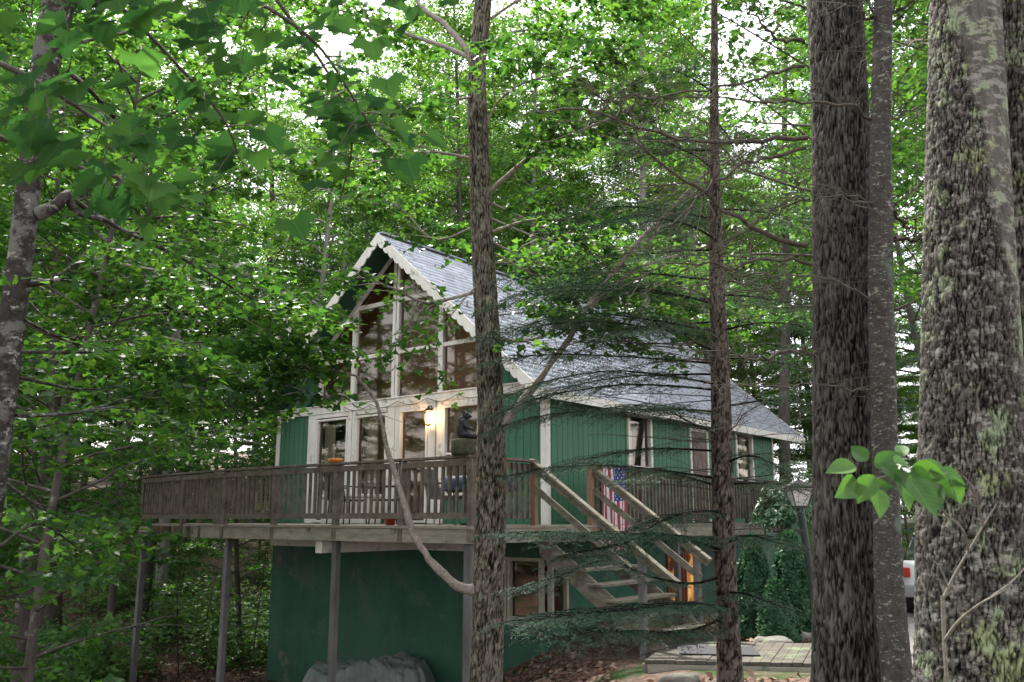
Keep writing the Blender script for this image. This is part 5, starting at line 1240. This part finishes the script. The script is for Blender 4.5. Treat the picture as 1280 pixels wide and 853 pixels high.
mb = MB(); prof = [(w1 + .045, hh), (w1 + .03, hh + .02), (w1 * .7, hh + .065), (.04, hh + .10), (.02, hh + .115)]
V = sum([sq(a_, z_) for a_, z_ in prof], []); mb.raw(V, [(j * 4 + i, j * 4 + (i + 1) % 4, (j + 1) * 4 + (i + 1) % 4, (j + 1) * 4 + i) for j in range(4) for i in range(4)] + [(3, 2, 1, 0), (16, 17, 18, 19)])
mb.lathe(top + [0, 0, hh + .11], [(.012, 0), (.02, .02), (.006, .045)], 8); mb.build('cap', M_black, lpz)

# conical shrubs and the rhododendron
def cone_shrub(x, y, h, r_, lb, s):
    g = np.random.default_rng(s); z0 = float(gz(x, y)); root = thing('conical_shrub', lb, 'shrub', (x, y, z0)); n = 15000
    t = g.random(n) ** 1.25; az = g.random(n) * 6.283; lob = 1 + .16 * np.sin(az * 5 + t * 9) + .12 * np.sin(az * 9 - t * 17)
    R_ = r_ * (1 - t) ** .75 * lob * (.62 + .38 * g.random(n) ** .4) + .03
    pos = np.stack([x + R_ * np.cos(az), y + R_ * np.sin(az), z0 + .05 + t * h], 1); d = np.stack([np.cos(az) * .5, np.sin(az) * .5, .8 + 0 * az], 1)
    nr = unit(np.stack([np.cos(az), np.sin(az), .3 + 0 * az], 1) + g.normal(0, .5, (n, 3)))
    o = link('foliage', leafmesh('foliage', pos, unit(d + g.normal(0, .35, (n, 3))), nr, g.uniform(.05, .11, n), (T_far[0] * [1, .6, 1], T_far[1]), LA, g, np.array([x, y, z0])), root)
    TB = Tubes(); TB.add([(x, y, z0 - .1), (x, y, z0 + h * .8)], [.04, .01], 6); TB.build('stem', M_bark, root)
for (px, py, yy, h, r_, lb, s) in [(946, 785, 14.2, 1.45, .40, 'broad conical evergreen shrub left of its neighbour near the boardwalk', 2), (992, 775, 14.4, 1.5, .36, 'narrower conical evergreen shrub next to the lamp post', 3), (971, 790, 13.7, .8, .28, 'lowest rounded evergreen shrub in front of the two conical ones', 4)]:
    q = P(px, py, yy); cone_shrub(q[0], q[1], h, r_, lb, s)
def whorl_shrub(c, rx, rz_, n, lb, s):
    g = np.random.default_rng(s); z0 = float(gz(c[0], c[1])); root = thing('rhododendron', lb, 'shrub', (c[0], c[1], z0)); LL = Leaves(); TB = Tubes()
    for k in range(n):
        v = unit(g.normal(0, 1, 3)); v[2] = abs(v[2]) if g.random() < .8 else v[2] * .5; e = np.array(c) + v * np.array([rx, rx, rz_]) * g.uniform(.55, 1.05)
        if k % 4 == 0: TB.add(smooth_path([(c[0], c[1], z0 - .05), (np.array(c) * .5 + e * .5), e], 6), np.linspace(.015, .004, 6), 4)
        m_ = 11; a = g.random(m_) * 6.28; tilt = unit(v * .8 + [0, 0, .5]); u = unit(np.cross(tilt, [.3, .8, .1])); w = np.cross(tilt, u)
        d = unit(np.cos(a)[:, None] * u + np.sin(a)[:, None] * w + tilt * g.uniform(-.1, .8, (m_, 1))); LL.add(np.repeat(e[None], m_, 0), d, unit(tilt[None] + g.normal(0, .25, (m_, 3))), g.uniform(.10, .17, m_))
    TB.build('stems', M_bark, root); LL.build('foliage', (T_needle[0] * [1, 1.55, 1.6], T_needle[1]), LR, root, g)
q = P(984, 652, 16.6); whorl_shrub(q, .62, .72, 330, 'glossy rhododendron bush behind the lamp post at the end of the side deck', 6)
q = P(1040, 640, 18.5); whorl_shrub(q, 1.3, 1.0, 420, 'second rhododendron bush further back behind the pine trunks', 7)
# stones edging the bed
def rock(x, y, r, lb, s, sq_=.5):
    g = np.random.default_rng(s); bm = bmesh.new(); bmesh.ops.create_icosphere(bm, subdivisions=3, radius=1)
    for v in bm.verts:
        k = 1 + .22 * math.sin(v.co.x * 3 + s) * math.cos(v.co.y * 4 + s) + g.uniform(-.03, .03); v.co = Vector((v.co.x * r * k, v.co.y * r * .75 * k, max(-.5, min(.62, v.co.z)) * r * sq_ * k))
    me = bpy.data.meshes.new('stone'); bm.to_mesh(me); bm.free(); me.materials.append(M_stone); me.polygons.foreach_set('use_smooth', [True] * len(me.polygons))
    o = link('stone', me, None, (x, y, float(gz(x, y)) + r * .18)); o.rotation_euler = (0, 0, s * 1.3); tag(o, lb, 'stone')
M_stone = mat('mossy_stone', (.09, .085, .075), (.19, .18, .16), 5, rough=.9, bump=.02, lichen=((.14, .17, .09), 6, .58))
for i, (px, py, yy, r_, lb) in enumerate([(968, 798, 13.2, .26, 'flat grey stone edging the bed at the foot of the evergreen shrubs'), (1006, 783, 13.9, .24, 'pale flat stone right of the shrubs beside the pine trunk'),
        (940, 802, 13.0, .15, 'small dark stone left of the flat grey one behind the boardwalk'), (850, 842, 10.4, .22, 'mossy grey rock under the front edge of the boardwalk'), (905, 846, 10.2, .17, 'lower rock under the boardwalk near the hemlock trunk')]):
    q = P(px, py, yy); rock(q[0], q[1], r_, lb, i + 2)
# fallen pale log on the slope
q = P(104, 797, 22.0); gzq = float(gz(q[0], q[1])); lg = thing('fallen_log', 'short pale barkless log lying on the slope left of the deck posts', 'log', (q[0], q[1], gzq))
mb = MB(); mb.smooth = True; mb.tube([(q[0] - .6, q[1], gzq + .22), (q[0] - .1, q[1] + .02, gzq + .26), (q[0] + .6, q[1] + .1, gzq + .24)], [.075, .07, .06], 12); mb.build('stem', mat('bleached_wood', (.40, .38, .34), (.6, .58, .54), 6, (1, 8, 8), .8), lg)
for s_ in (-.45, .4): mb = MB(); mb.tube([(q[0] + s_, q[1], gzq + .22), (q[0] + s_, q[1] + .02, gzq - .05)], .035, 8); mb.build('stub', M_bark, lg)

# car at the end of the drive
cpos = np.array([9.15, 18.6]); cz = float(gz(*cpos)); car = thing('parked_car', 'silver white estate car parked on the drive, its red tail light showing between the pines', 'car', (cpos[0], cpos[1], cz))
dr_ = unit(np.array([.5, .87])); rt_ = np.array([dr_[1], -dr_[0]]); CT = lambda v: np.stack([cpos[0] + np.atleast_2d(v)[:, 0] * rt_[0] + np.atleast_2d(v)[:, 1] * dr_[0], cpos[1] + np.atleast_2d(v)[:, 0] * rt_[1] + np.atleast_2d(v)[:, 1] * dr_[1], cz + np.atleast_2d(v)[:, 2]], 1)
M_car = mat('silver_white_paint', (.62, .62, .63), rough=.25, spec=.6); M_tyre = mat('tyre_rubber', (.015, .015, .016), rough=.8); M_rim = mat('wheel_alloy', (.4, .4, .42), rough=.3, metal=.9); M_cg = mat('dark_car_glass', (.01, .012, .014), rough=.05, spec=.9)
mb = MB(CT); secs = [(-2.2, .62, .45, .95), (-2.12, .86, .38, 1.02), (-1.6, .90, .32, 1.05), (0, .90, .30, 1.03), (1.2, .90, .32, 1.0), (1.9, .85, .36, .92), (2.2, .62, .45, .75)]
V = []
for y_, w_, z0, z1 in secs: V += [(-w_, y_, z0 + .12), (-w_ * .93, y_, z0), (w_ * .93, y_, z0), (w_, y_, z0 + .12), (w_ * 1.0, y_, (z0 + z1) / 2 + .1), (w_ * .92, y_, z1), (-w_ * .92, y_, z1), (-w_, y_, (z0 + z1) / 2 + .1)]
n8 = 8; mb.smooth = True; mb.raw(V, [(j * n8 + i, j * n8 + (i + 1) % n8, (j + 1) * n8 + (i + 1) % n8, (j + 1) * n8 + i) for j in range(len(secs) - 1) for i in range(n8)] + [tuple(range(8))[::-1], tuple(range(len(V) - 8, len(V)))])
mb.build('body', M_car, car, bevel=.03)
mb = MB(CT); V = [(-.80, -2.05, 1.02), (.80, -2.05, 1.02), (.80, .9, 1.02), (-.80, .9, 1.02), (-.64, -1.75, 1.48), (.64, -1.75, 1.48), (.64, .1, 1.5), (-.64, .1, 1.5)]; mb.raw(V, [(0, 1, 5, 4), (1, 2, 6, 5), (2, 3, 7, 6), (3, 0, 4, 7), (4, 5, 6, 7)]); mb.build('windows', M_cg, car, bevel=.03)
mb = MB(CT); mb.box(-.62, .62, -1.72, .1, 1.49, 1.535); mb.build('roof', M_car, car, bevel=.02)
mb = MB(CT); mb.box(-.84, .84, -2.29, -2.12, .36, .58); mb.build('bumper', mat('grey_bumper', (.2, .2, .21), rough=.5), car, bevel=.03)
for s_ in (-1, 1):
    mb = MB(CT); mb.box(min(s_ * .68, s_ * .86), max(s_ * .68, s_ * .86), -2.225, -2.10, .72, .90); mb.build('tail_light', mat('red_lens', (.35, .02, .015), rough=.15), car, bevel=.02)
    for y_ in (-1.35, 1.4):
        wc = [(s_ * .74, y_, .32), (s_ * .93, y_, .32)]; mb = MB(CT); mb.tube(wc, .32, 22); wh = mb.build('wheel', M_tyre, car)
        mb = MB(CT); mb.tube([(s_ * .92, y_, .32), (s_ * .945, y_, .32)], .19, 16); mb.build('rim', M_rim, wh)
# stone wall beyond the drive
wl = thing('stone_wall', 'low mossy stone wall with a pale coping beyond the parked car', 'wall', (17, 34, float(gz(17, 34))))
M_sw = mat('mossy_wall_stone', (.12, .13, .07), (.26, .26, .17), 5, rough=.95, bump=.04)
p0, p1 = np.array([11, 37.0, -1.2]), np.array([26, 31.5, -1.0]); mb = MB(); mb.bar(p0, p1, .5, 1.9); mb.build('wall_face', M_sw, wl); mb = MB(); mb.bar(p0 + [0, 0, 1.03], p1 + [0, 0, 1.03], .62, .15); mb.build('coping', mat('pale_coping', (.5, .5, .46), rough=.8), wl)

# ------------------------------------------------------------------ sapling in the right foreground
sp_ = thing('sapling', 'thin bare stemmed sapling with a tuft of broad green leaves before the pines', 'sapling', P(1184, 853, 2.4) * [1, 1, 0] + [0, 0, float(gz(1.2, 2.4))])
TB = Tubes(); LL = Leaves(); g = np.random.default_rng(6); bz = np.array([P(1184, 853, 2.4)[0], 2.4, float(gz(1.2, 2.4))])
def st_px(pts, r0, r1, n=14): p_ = smooth_path([P(*q) for q in pts], n); TB.add(p_, np.linspace(r0, r1, n), 7); return p_
TB.add(smooth_path([bz, bz * .5 + P(1184, 853, 2.4) * .5 + [.01, 0, 0], P(1182, 830, 2.4), P(1179, 780, 2.4), P(1178, 745, 2.4)], 14), np.linspace(.0075, .005, 14), 8)
st_px([(1178, 750, 2.4), (1190, 725, 2.4), (1210, 690, 2.38), (1228, 660, 2.36), (1246, 630, 2.34)], .0042, .0013)
st_px([(1229, 658, 2.36), (1222, 630, 2.3), (1212, 605, 2.25), (1198, 590, 2.2)], .0035, .0016)
st_px([(1185, 735, 2.4), (1176, 712, 2.38), (1160, 695, 2.35)], .0032, .0014)
st_px([(1211, 690, 2.38), (1205, 665, 2.3), (1180, 640, 2.2), (1150, 610, 2.1), (1105, 588, 2.05)], .003, .0018)
st_px([(1180, 802, 2.4), (1200, 775, 2.35), (1225, 755, 2.3), (1262, 735, 2.3)], .005, .0015); st_px([(1240, 745, 2.3), (1262, 730, 2.3), (1290, 700, 2.3)], .0025, .0012)
st_px([(1205, 665, 2.3), (1190, 650, 2.2), (1160, 640, 2.1)], .002, .0012)
lf0 = [(1085, 603, 1.98, -150, 46), (1110, 612, 2.0, -100, 62), (1083, 585, 2.0, 170, 44), (1120, 585, 2.05, -60, 40), (1140, 590, 2.05, -80, 58), (1160, 585, 2.1, -20, 52), (1175, 583, 2.1, 0, 46), (1135, 580, 2.0, 30, 44), (1155, 600, 2.0, -70, 62), (1178, 600, 2.1, -45, 56),
      (1125, 575, 2.1, 60, 34), (1100, 578, 2.05, 140, 38), (1195, 592, 2.15, -10, 46), (1180, 606, 2.1, -80, 46), (1150, 572, 2.15, 100, 34), (1108, 596, 1.95, -130, 46), (1205, 600, 2.2, -30, 38)]
lf = [(1122 + (x_ - 1140) * .92, y_ - 2, d_, an, s_) for x_, y_, d_, an, s_ in lf0]
pos = []; dd = []; nr = []; sz = []
for x_, y_, d_, an, s_ in lf:
    a = R(an); pos.append(P(x_, y_, d_)); dd.append([math.cos(a), g.uniform(-.5, .1), math.sin(a)]); nr.append(unit(np.array([g.normal(0, .35), -1 + g.uniform(-.1, .3), g.uniform(-.2, 1.1)]))); sz.append(s_ * g.uniform(.6, .95) / FPX * d_)
T_ov2 = tmpl([(.04, .10), (.16, .26), (.34, .345), (.54, .32), (.74, .21), (.90, .08)], .28, .25)
for x_, y_ in ((1100, 590), (1135, 578), (1165, 585), (1185, 592), (1090, 600)):
    for _ in range(2):
        q = P(x_ + g.normal(0, 9), y_ + g.normal(4, 8), 2.08); pos.append(q); dd.append([g.normal(0, .7), g.normal(0, .4), g.uniform(-1, .2)]); nr.append(unit(np.array([g.normal(0, .5), -.7, g.uniform(0, .9)]))); sz.append(g.uniform(22, 38) / FPX * 2.08)
    TB.add(smooth_path([P(1150, 605, 2.1), P(x_ * .5 + 575, 594, 2.09), P(x_, y_, 2.08)], 6), np.linspace(.0018, .001, 6), 4)
link('leaves', leafmesh('leaves', np.array(pos), unit(np.array(dd)), np.array(nr), np.array(sz), T_ov2, LVs, g, wloc(sp_)), sp_)
TB.build('stem', mat('sapling_bark', (.10, .09, .075), (.19, .17, .145), 60, rough=.85), sp_)

# ------------------------------------------------------------------ overhanging maple boughs close to the camera (top left)
nb_ = thing('maple_bough_tree', 'near maple whose big dark leaves hang across the top left corner', 'tree', (-2.6, .6, float(gz(-2.6, .6))))
TB = Tubes(); LL = Leaves(); g = np.random.default_rng(23)
z0 = float(gz(-2.6, .6)); trunk('trunk', [(-2.6, .6, z0 - .2), (-2.62, .6, 0), (-2.6, .62, 2), (-2.5, .7, 4), (-2.4, .8, 7)], [.14, .12, .11, .09, .03], M_bark, nb_, 30, 60, .008)
def near_bough(pts, leaves):
    p_ = smooth_path([P(*q) for q in pts], 20); TB.add(p_, np.linspace(.007, .0022, 20), 6)
    for (x_, y_, d_, s_) in leaves:
        q = P(x_, y_, d_); k = np.argmin(np.linalg.norm(p_ - q, axis=1)); e = p_[k]
        TB.add(smooth_path([e, (e + q) / 2 + [0, 0, .01], q], 5), np.linspace(.0016, .001, 5), 4)
        d0 = unit(q - e + np.array([g.normal(0, .3), g.normal(0, .3), -.25]) * np.linalg.norm(q - e)); d0 = unit(d0 + [0, 0, -.3])
        nrm = unit(np.array([g.normal(0, .4), -.95 + g.normal(0, .4), .7])); LL.add(q[None], d0[None], nrm[None], np.array([s_ / FPX * d_]))
def scatter(pts, n, sp, s0, s1):
    P_ = np.array(pts, float); out_ = []
    for _ in range(n):
        t = g.random() * (len(P_) - 1.001); i = int(t); q = P_[i] + (P_[i + 1] - P_[i]) * (t - i); out_.append((q[0] + g.normal(0, sp), q[1] + g.normal(sp * .3, sp * .7), q[2] + g.normal(0, .08), g.uniform(s0, s1)))
    return out_
for pts, n, sp, s0, s1 in [([(-120, -60, 1.5), (0, -20, 1.6), (120, -10, 1.7), (240, -5, 1.8), (330, 20, 1.9)], 30, 40, 50, 76), ([(-80, 60, 1.4), (0, 80, 1.45), (60, 110, 1.5), (120, 150, 1.6), (180, 190, 1.7)], 24, 38, 50, 76),
                           ([(60, -60, 1.7), (140, 0, 1.75), (220, 80, 1.9), (280, 150, 2.0), (300, 200, 2.1)], 18, 36, 42, 60), ([(180, -60, 1.8), (300, -10, 1.9), (400, 60, 2.0), (440, 120, 2.1), (470, 170, 2.2)], 20, 34, 42, 62),
                           ([(300, -60, 2.2), (360, 20, 2.2), (420, 110, 2.3), (440, 180, 2.3), (425, 250, 2.4)], 16, 24, 36, 50), ([(-60, 150, 1.6), (20, 180, 1.7), (100, 210, 1.8), (170, 230, 1.9), (230, 260, 2)], 16, 32, 44, 62),
                           ([(-60, -80, 2.0), (180, -60, 2.1), (360, -40, 2.2), (520, -10, 2.4)], 20, 30, 40, 60)]:
    near_bough(pts, scatter(pts[1:], int(n * 1.6), sp * 1.15, s0 * .55, s1 * .74))
for pts in ([(-2.45, .72, 1.3), P(-120, -60, 1.5)], [(-2.6, .65, .9), P(-80, 60, 1.4)], [(-2.5, .7, 2.0), P(60, -60, 1.7)], [(-2.5, .7, 2.0), P(180, -60, 1.8)], [(-2.5, .7, 2.4), P(300, -60, 2.2)], [(-2.6, .62, .6), P(-60, 150, 1.6)], [(-2.5, .7, 2.6), P(-60, -80, 2.0)]):
    a_, b_ = np.array(pts[0], float), np.array(pts[1], float); TB.add(smooth_path([a_, a_ * .5 + b_ * .5 + [0, 0, .08], b_], 10), np.linspace(.016, .007, 10), 6)
TB.build('boughs', M_bark, nb_); LL.build('leaves', T_maple, LVn, nb_, g)

# ------------------------------------------------------------------ undergrowth and leaf litter
g = np.random.default_rng(99)
AMIN = -.3
def ok_ground(x, y):
    d = np.stack([x, y], 1) - CORNER[:2]; a = d @ D1[:2]; b = d @ D2[:2]
    inh = (a > AMIN) & (a < 12) & (b > -1.6) & (b < 7.9); dv = np.min(np.hypot(cl[None, ::3, 0] - x[:, None], cl[None, ::3, 1] - y[:, None]), 1) < 1.7
    bw_ = (x > 1.3) & (x < 5.6) & (y > 10.6) & (y < 13.6)
    return ~(inh | dv | bw_)
def ground_leaves(name, n, box, hgt, size, T, m, kind, clump=0, lbl=None, dens=None):
    x = g.uniform(box[0], box[1], n); y = g.uniform(box[2], box[3], n); k = ok_ground(x, y)
    if dens is not None: k &= g.random(n) < dens(x, y)
    x, y = x[k], y[k]
    z = gz(x, y)
    if clump:
        m_ = len(x); hh = hgt * g.random(m_) ** .6; x = np.repeat(x, clump); y = np.repeat(y, clump); hh = np.repeat(hh, clump); z = np.repeat(z, clump); nn_ = len(x)
        x = x + g.normal(0, .17, nn_); y = y + g.normal(0, .17, nn_); zz = z + np.maximum(.03, hh * g.random(nn_) ** .5 )
    else: zz = z + .012 + g.random(len(x)) * hgt; nn_ = len(x)
    pos = np.stack([x, y, zz], 1); d = unit(g.normal(0, 1, (nn_, 3)) * [1, 1, .3]); nr = unit(np.array([0, 0, 1.]) + g.normal(0, .35, (nn_, 3)))
    return link(name, leafmesh(name, pos, d, nr, size * g.uniform(.6, 1.3, nn_), T, m, g), None)
o = ground_leaves('leaf_litter', 90000, (-16, 9, 5, 30), .03, .10, T_far, LD, 'stuff'); tag(o, 'fallen brown leaves scattered over the forest floor', 'leaf litter', kind='stuff')
AMIN = -3.4
def pn(x, y): return vnoise(x * .45 + 40, y * .45 + 40, 997, 3)
o = ground_leaves('undergrowth', 34000, (-26, 1, 16, 46), 1.3, .12, T_far, LVu, 'stuff', 12, dens=lambda x, y: np.clip((pn(x, y) - .36) * 4, 0, 1)); tag(o, 'green undergrowth of seedlings and low leaves on the slope left of the cabin', 'undergrowth', kind='stuff')
o = ground_leaves('undergrowth', 12000, (0, 34, 21, 50), 1.6, .13, T_far, LVu, 'stuff', 12, dens=lambda x, y: np.clip((pn(x, y) - .3) * 4, 0, 1)); tag(o, 'green undergrowth behind the cabin and along the far side of the drive', 'undergrowth', kind='stuff')
# leaves and needles shed on the roof
n = 700; aa = g.uniform(-.5, 11.3, n); bb = g.uniform(-.3, 3.7, n); pos = H(np.stack([aa, bb, RZ - SL * np.abs(bb - W / 2) + .03], 1)); sn = H([0, -SL, 1])[0] - CORNER; sn = unit(sn)
o = link('shed_leaves', leafmesh('shed_leaves', pos, unit(g.normal(0, 1, (n, 3))), unit(sn + g.normal(0, .18, (n, 3))), g.uniform(.03, .09, n), T_far, LD, g)); tag(o, 'brown leaves shed over the grey shingle roof', 'leaf litter', kind='stuff')
# seedlings with thin stems under the deck's far side
seeds = []
for i in range(46):
    x = g.uniform(-13.5, -3.6); y = g.uniform(19.5, 30)
    if not ok_ground(np.array([x]), np.array([y]))[0]: continue
    z0 = float(gz(x, y)); h = g.uniform(1.0, 2.6)
    if len(seeds) < 6:
        root = thing('seedling', 'thin young tree with sparse bright leaves on the slope left of the cabin', 'seedling', (x, y, z0), 'young trees on the slope left of the cabin')
        TB = Tubes(); LL = Leaves(); p_ = branch_path(g, (x, y, z0 - .05), (g.normal(0, .12), g.normal(0, .12), 1), h, 7, .06)
        TB.add(p_, np.linspace(.014, .004, 7), 5)
        for j in range(9):
            az = j * 2.4; f = .3 + .7 * j / 9; q = p_[min(int(f * 6), 5)]; bp_ = branch_path(g, q, (math.cos(az), math.sin(az), .25), .7 * (1.2 - f * .6), 4, .1, .1); TB.add(bp_, np.linspace(.006, .002, 4), 4); leaves_along(LL, g, bp_, 15, .10, .15, .4)
        TB.build('stem', M_bark, root); LL.build('foliage', T_star, LVu, root, g); 
        seeds.append(root)
    else: copy_tree(seeds[i % len(seeds)], (x, y, z0), g.uniform(0, 6.28), g.uniform(.7, 1.35))
print('objects', len(bpy.data.objects), 'trees', ntree)
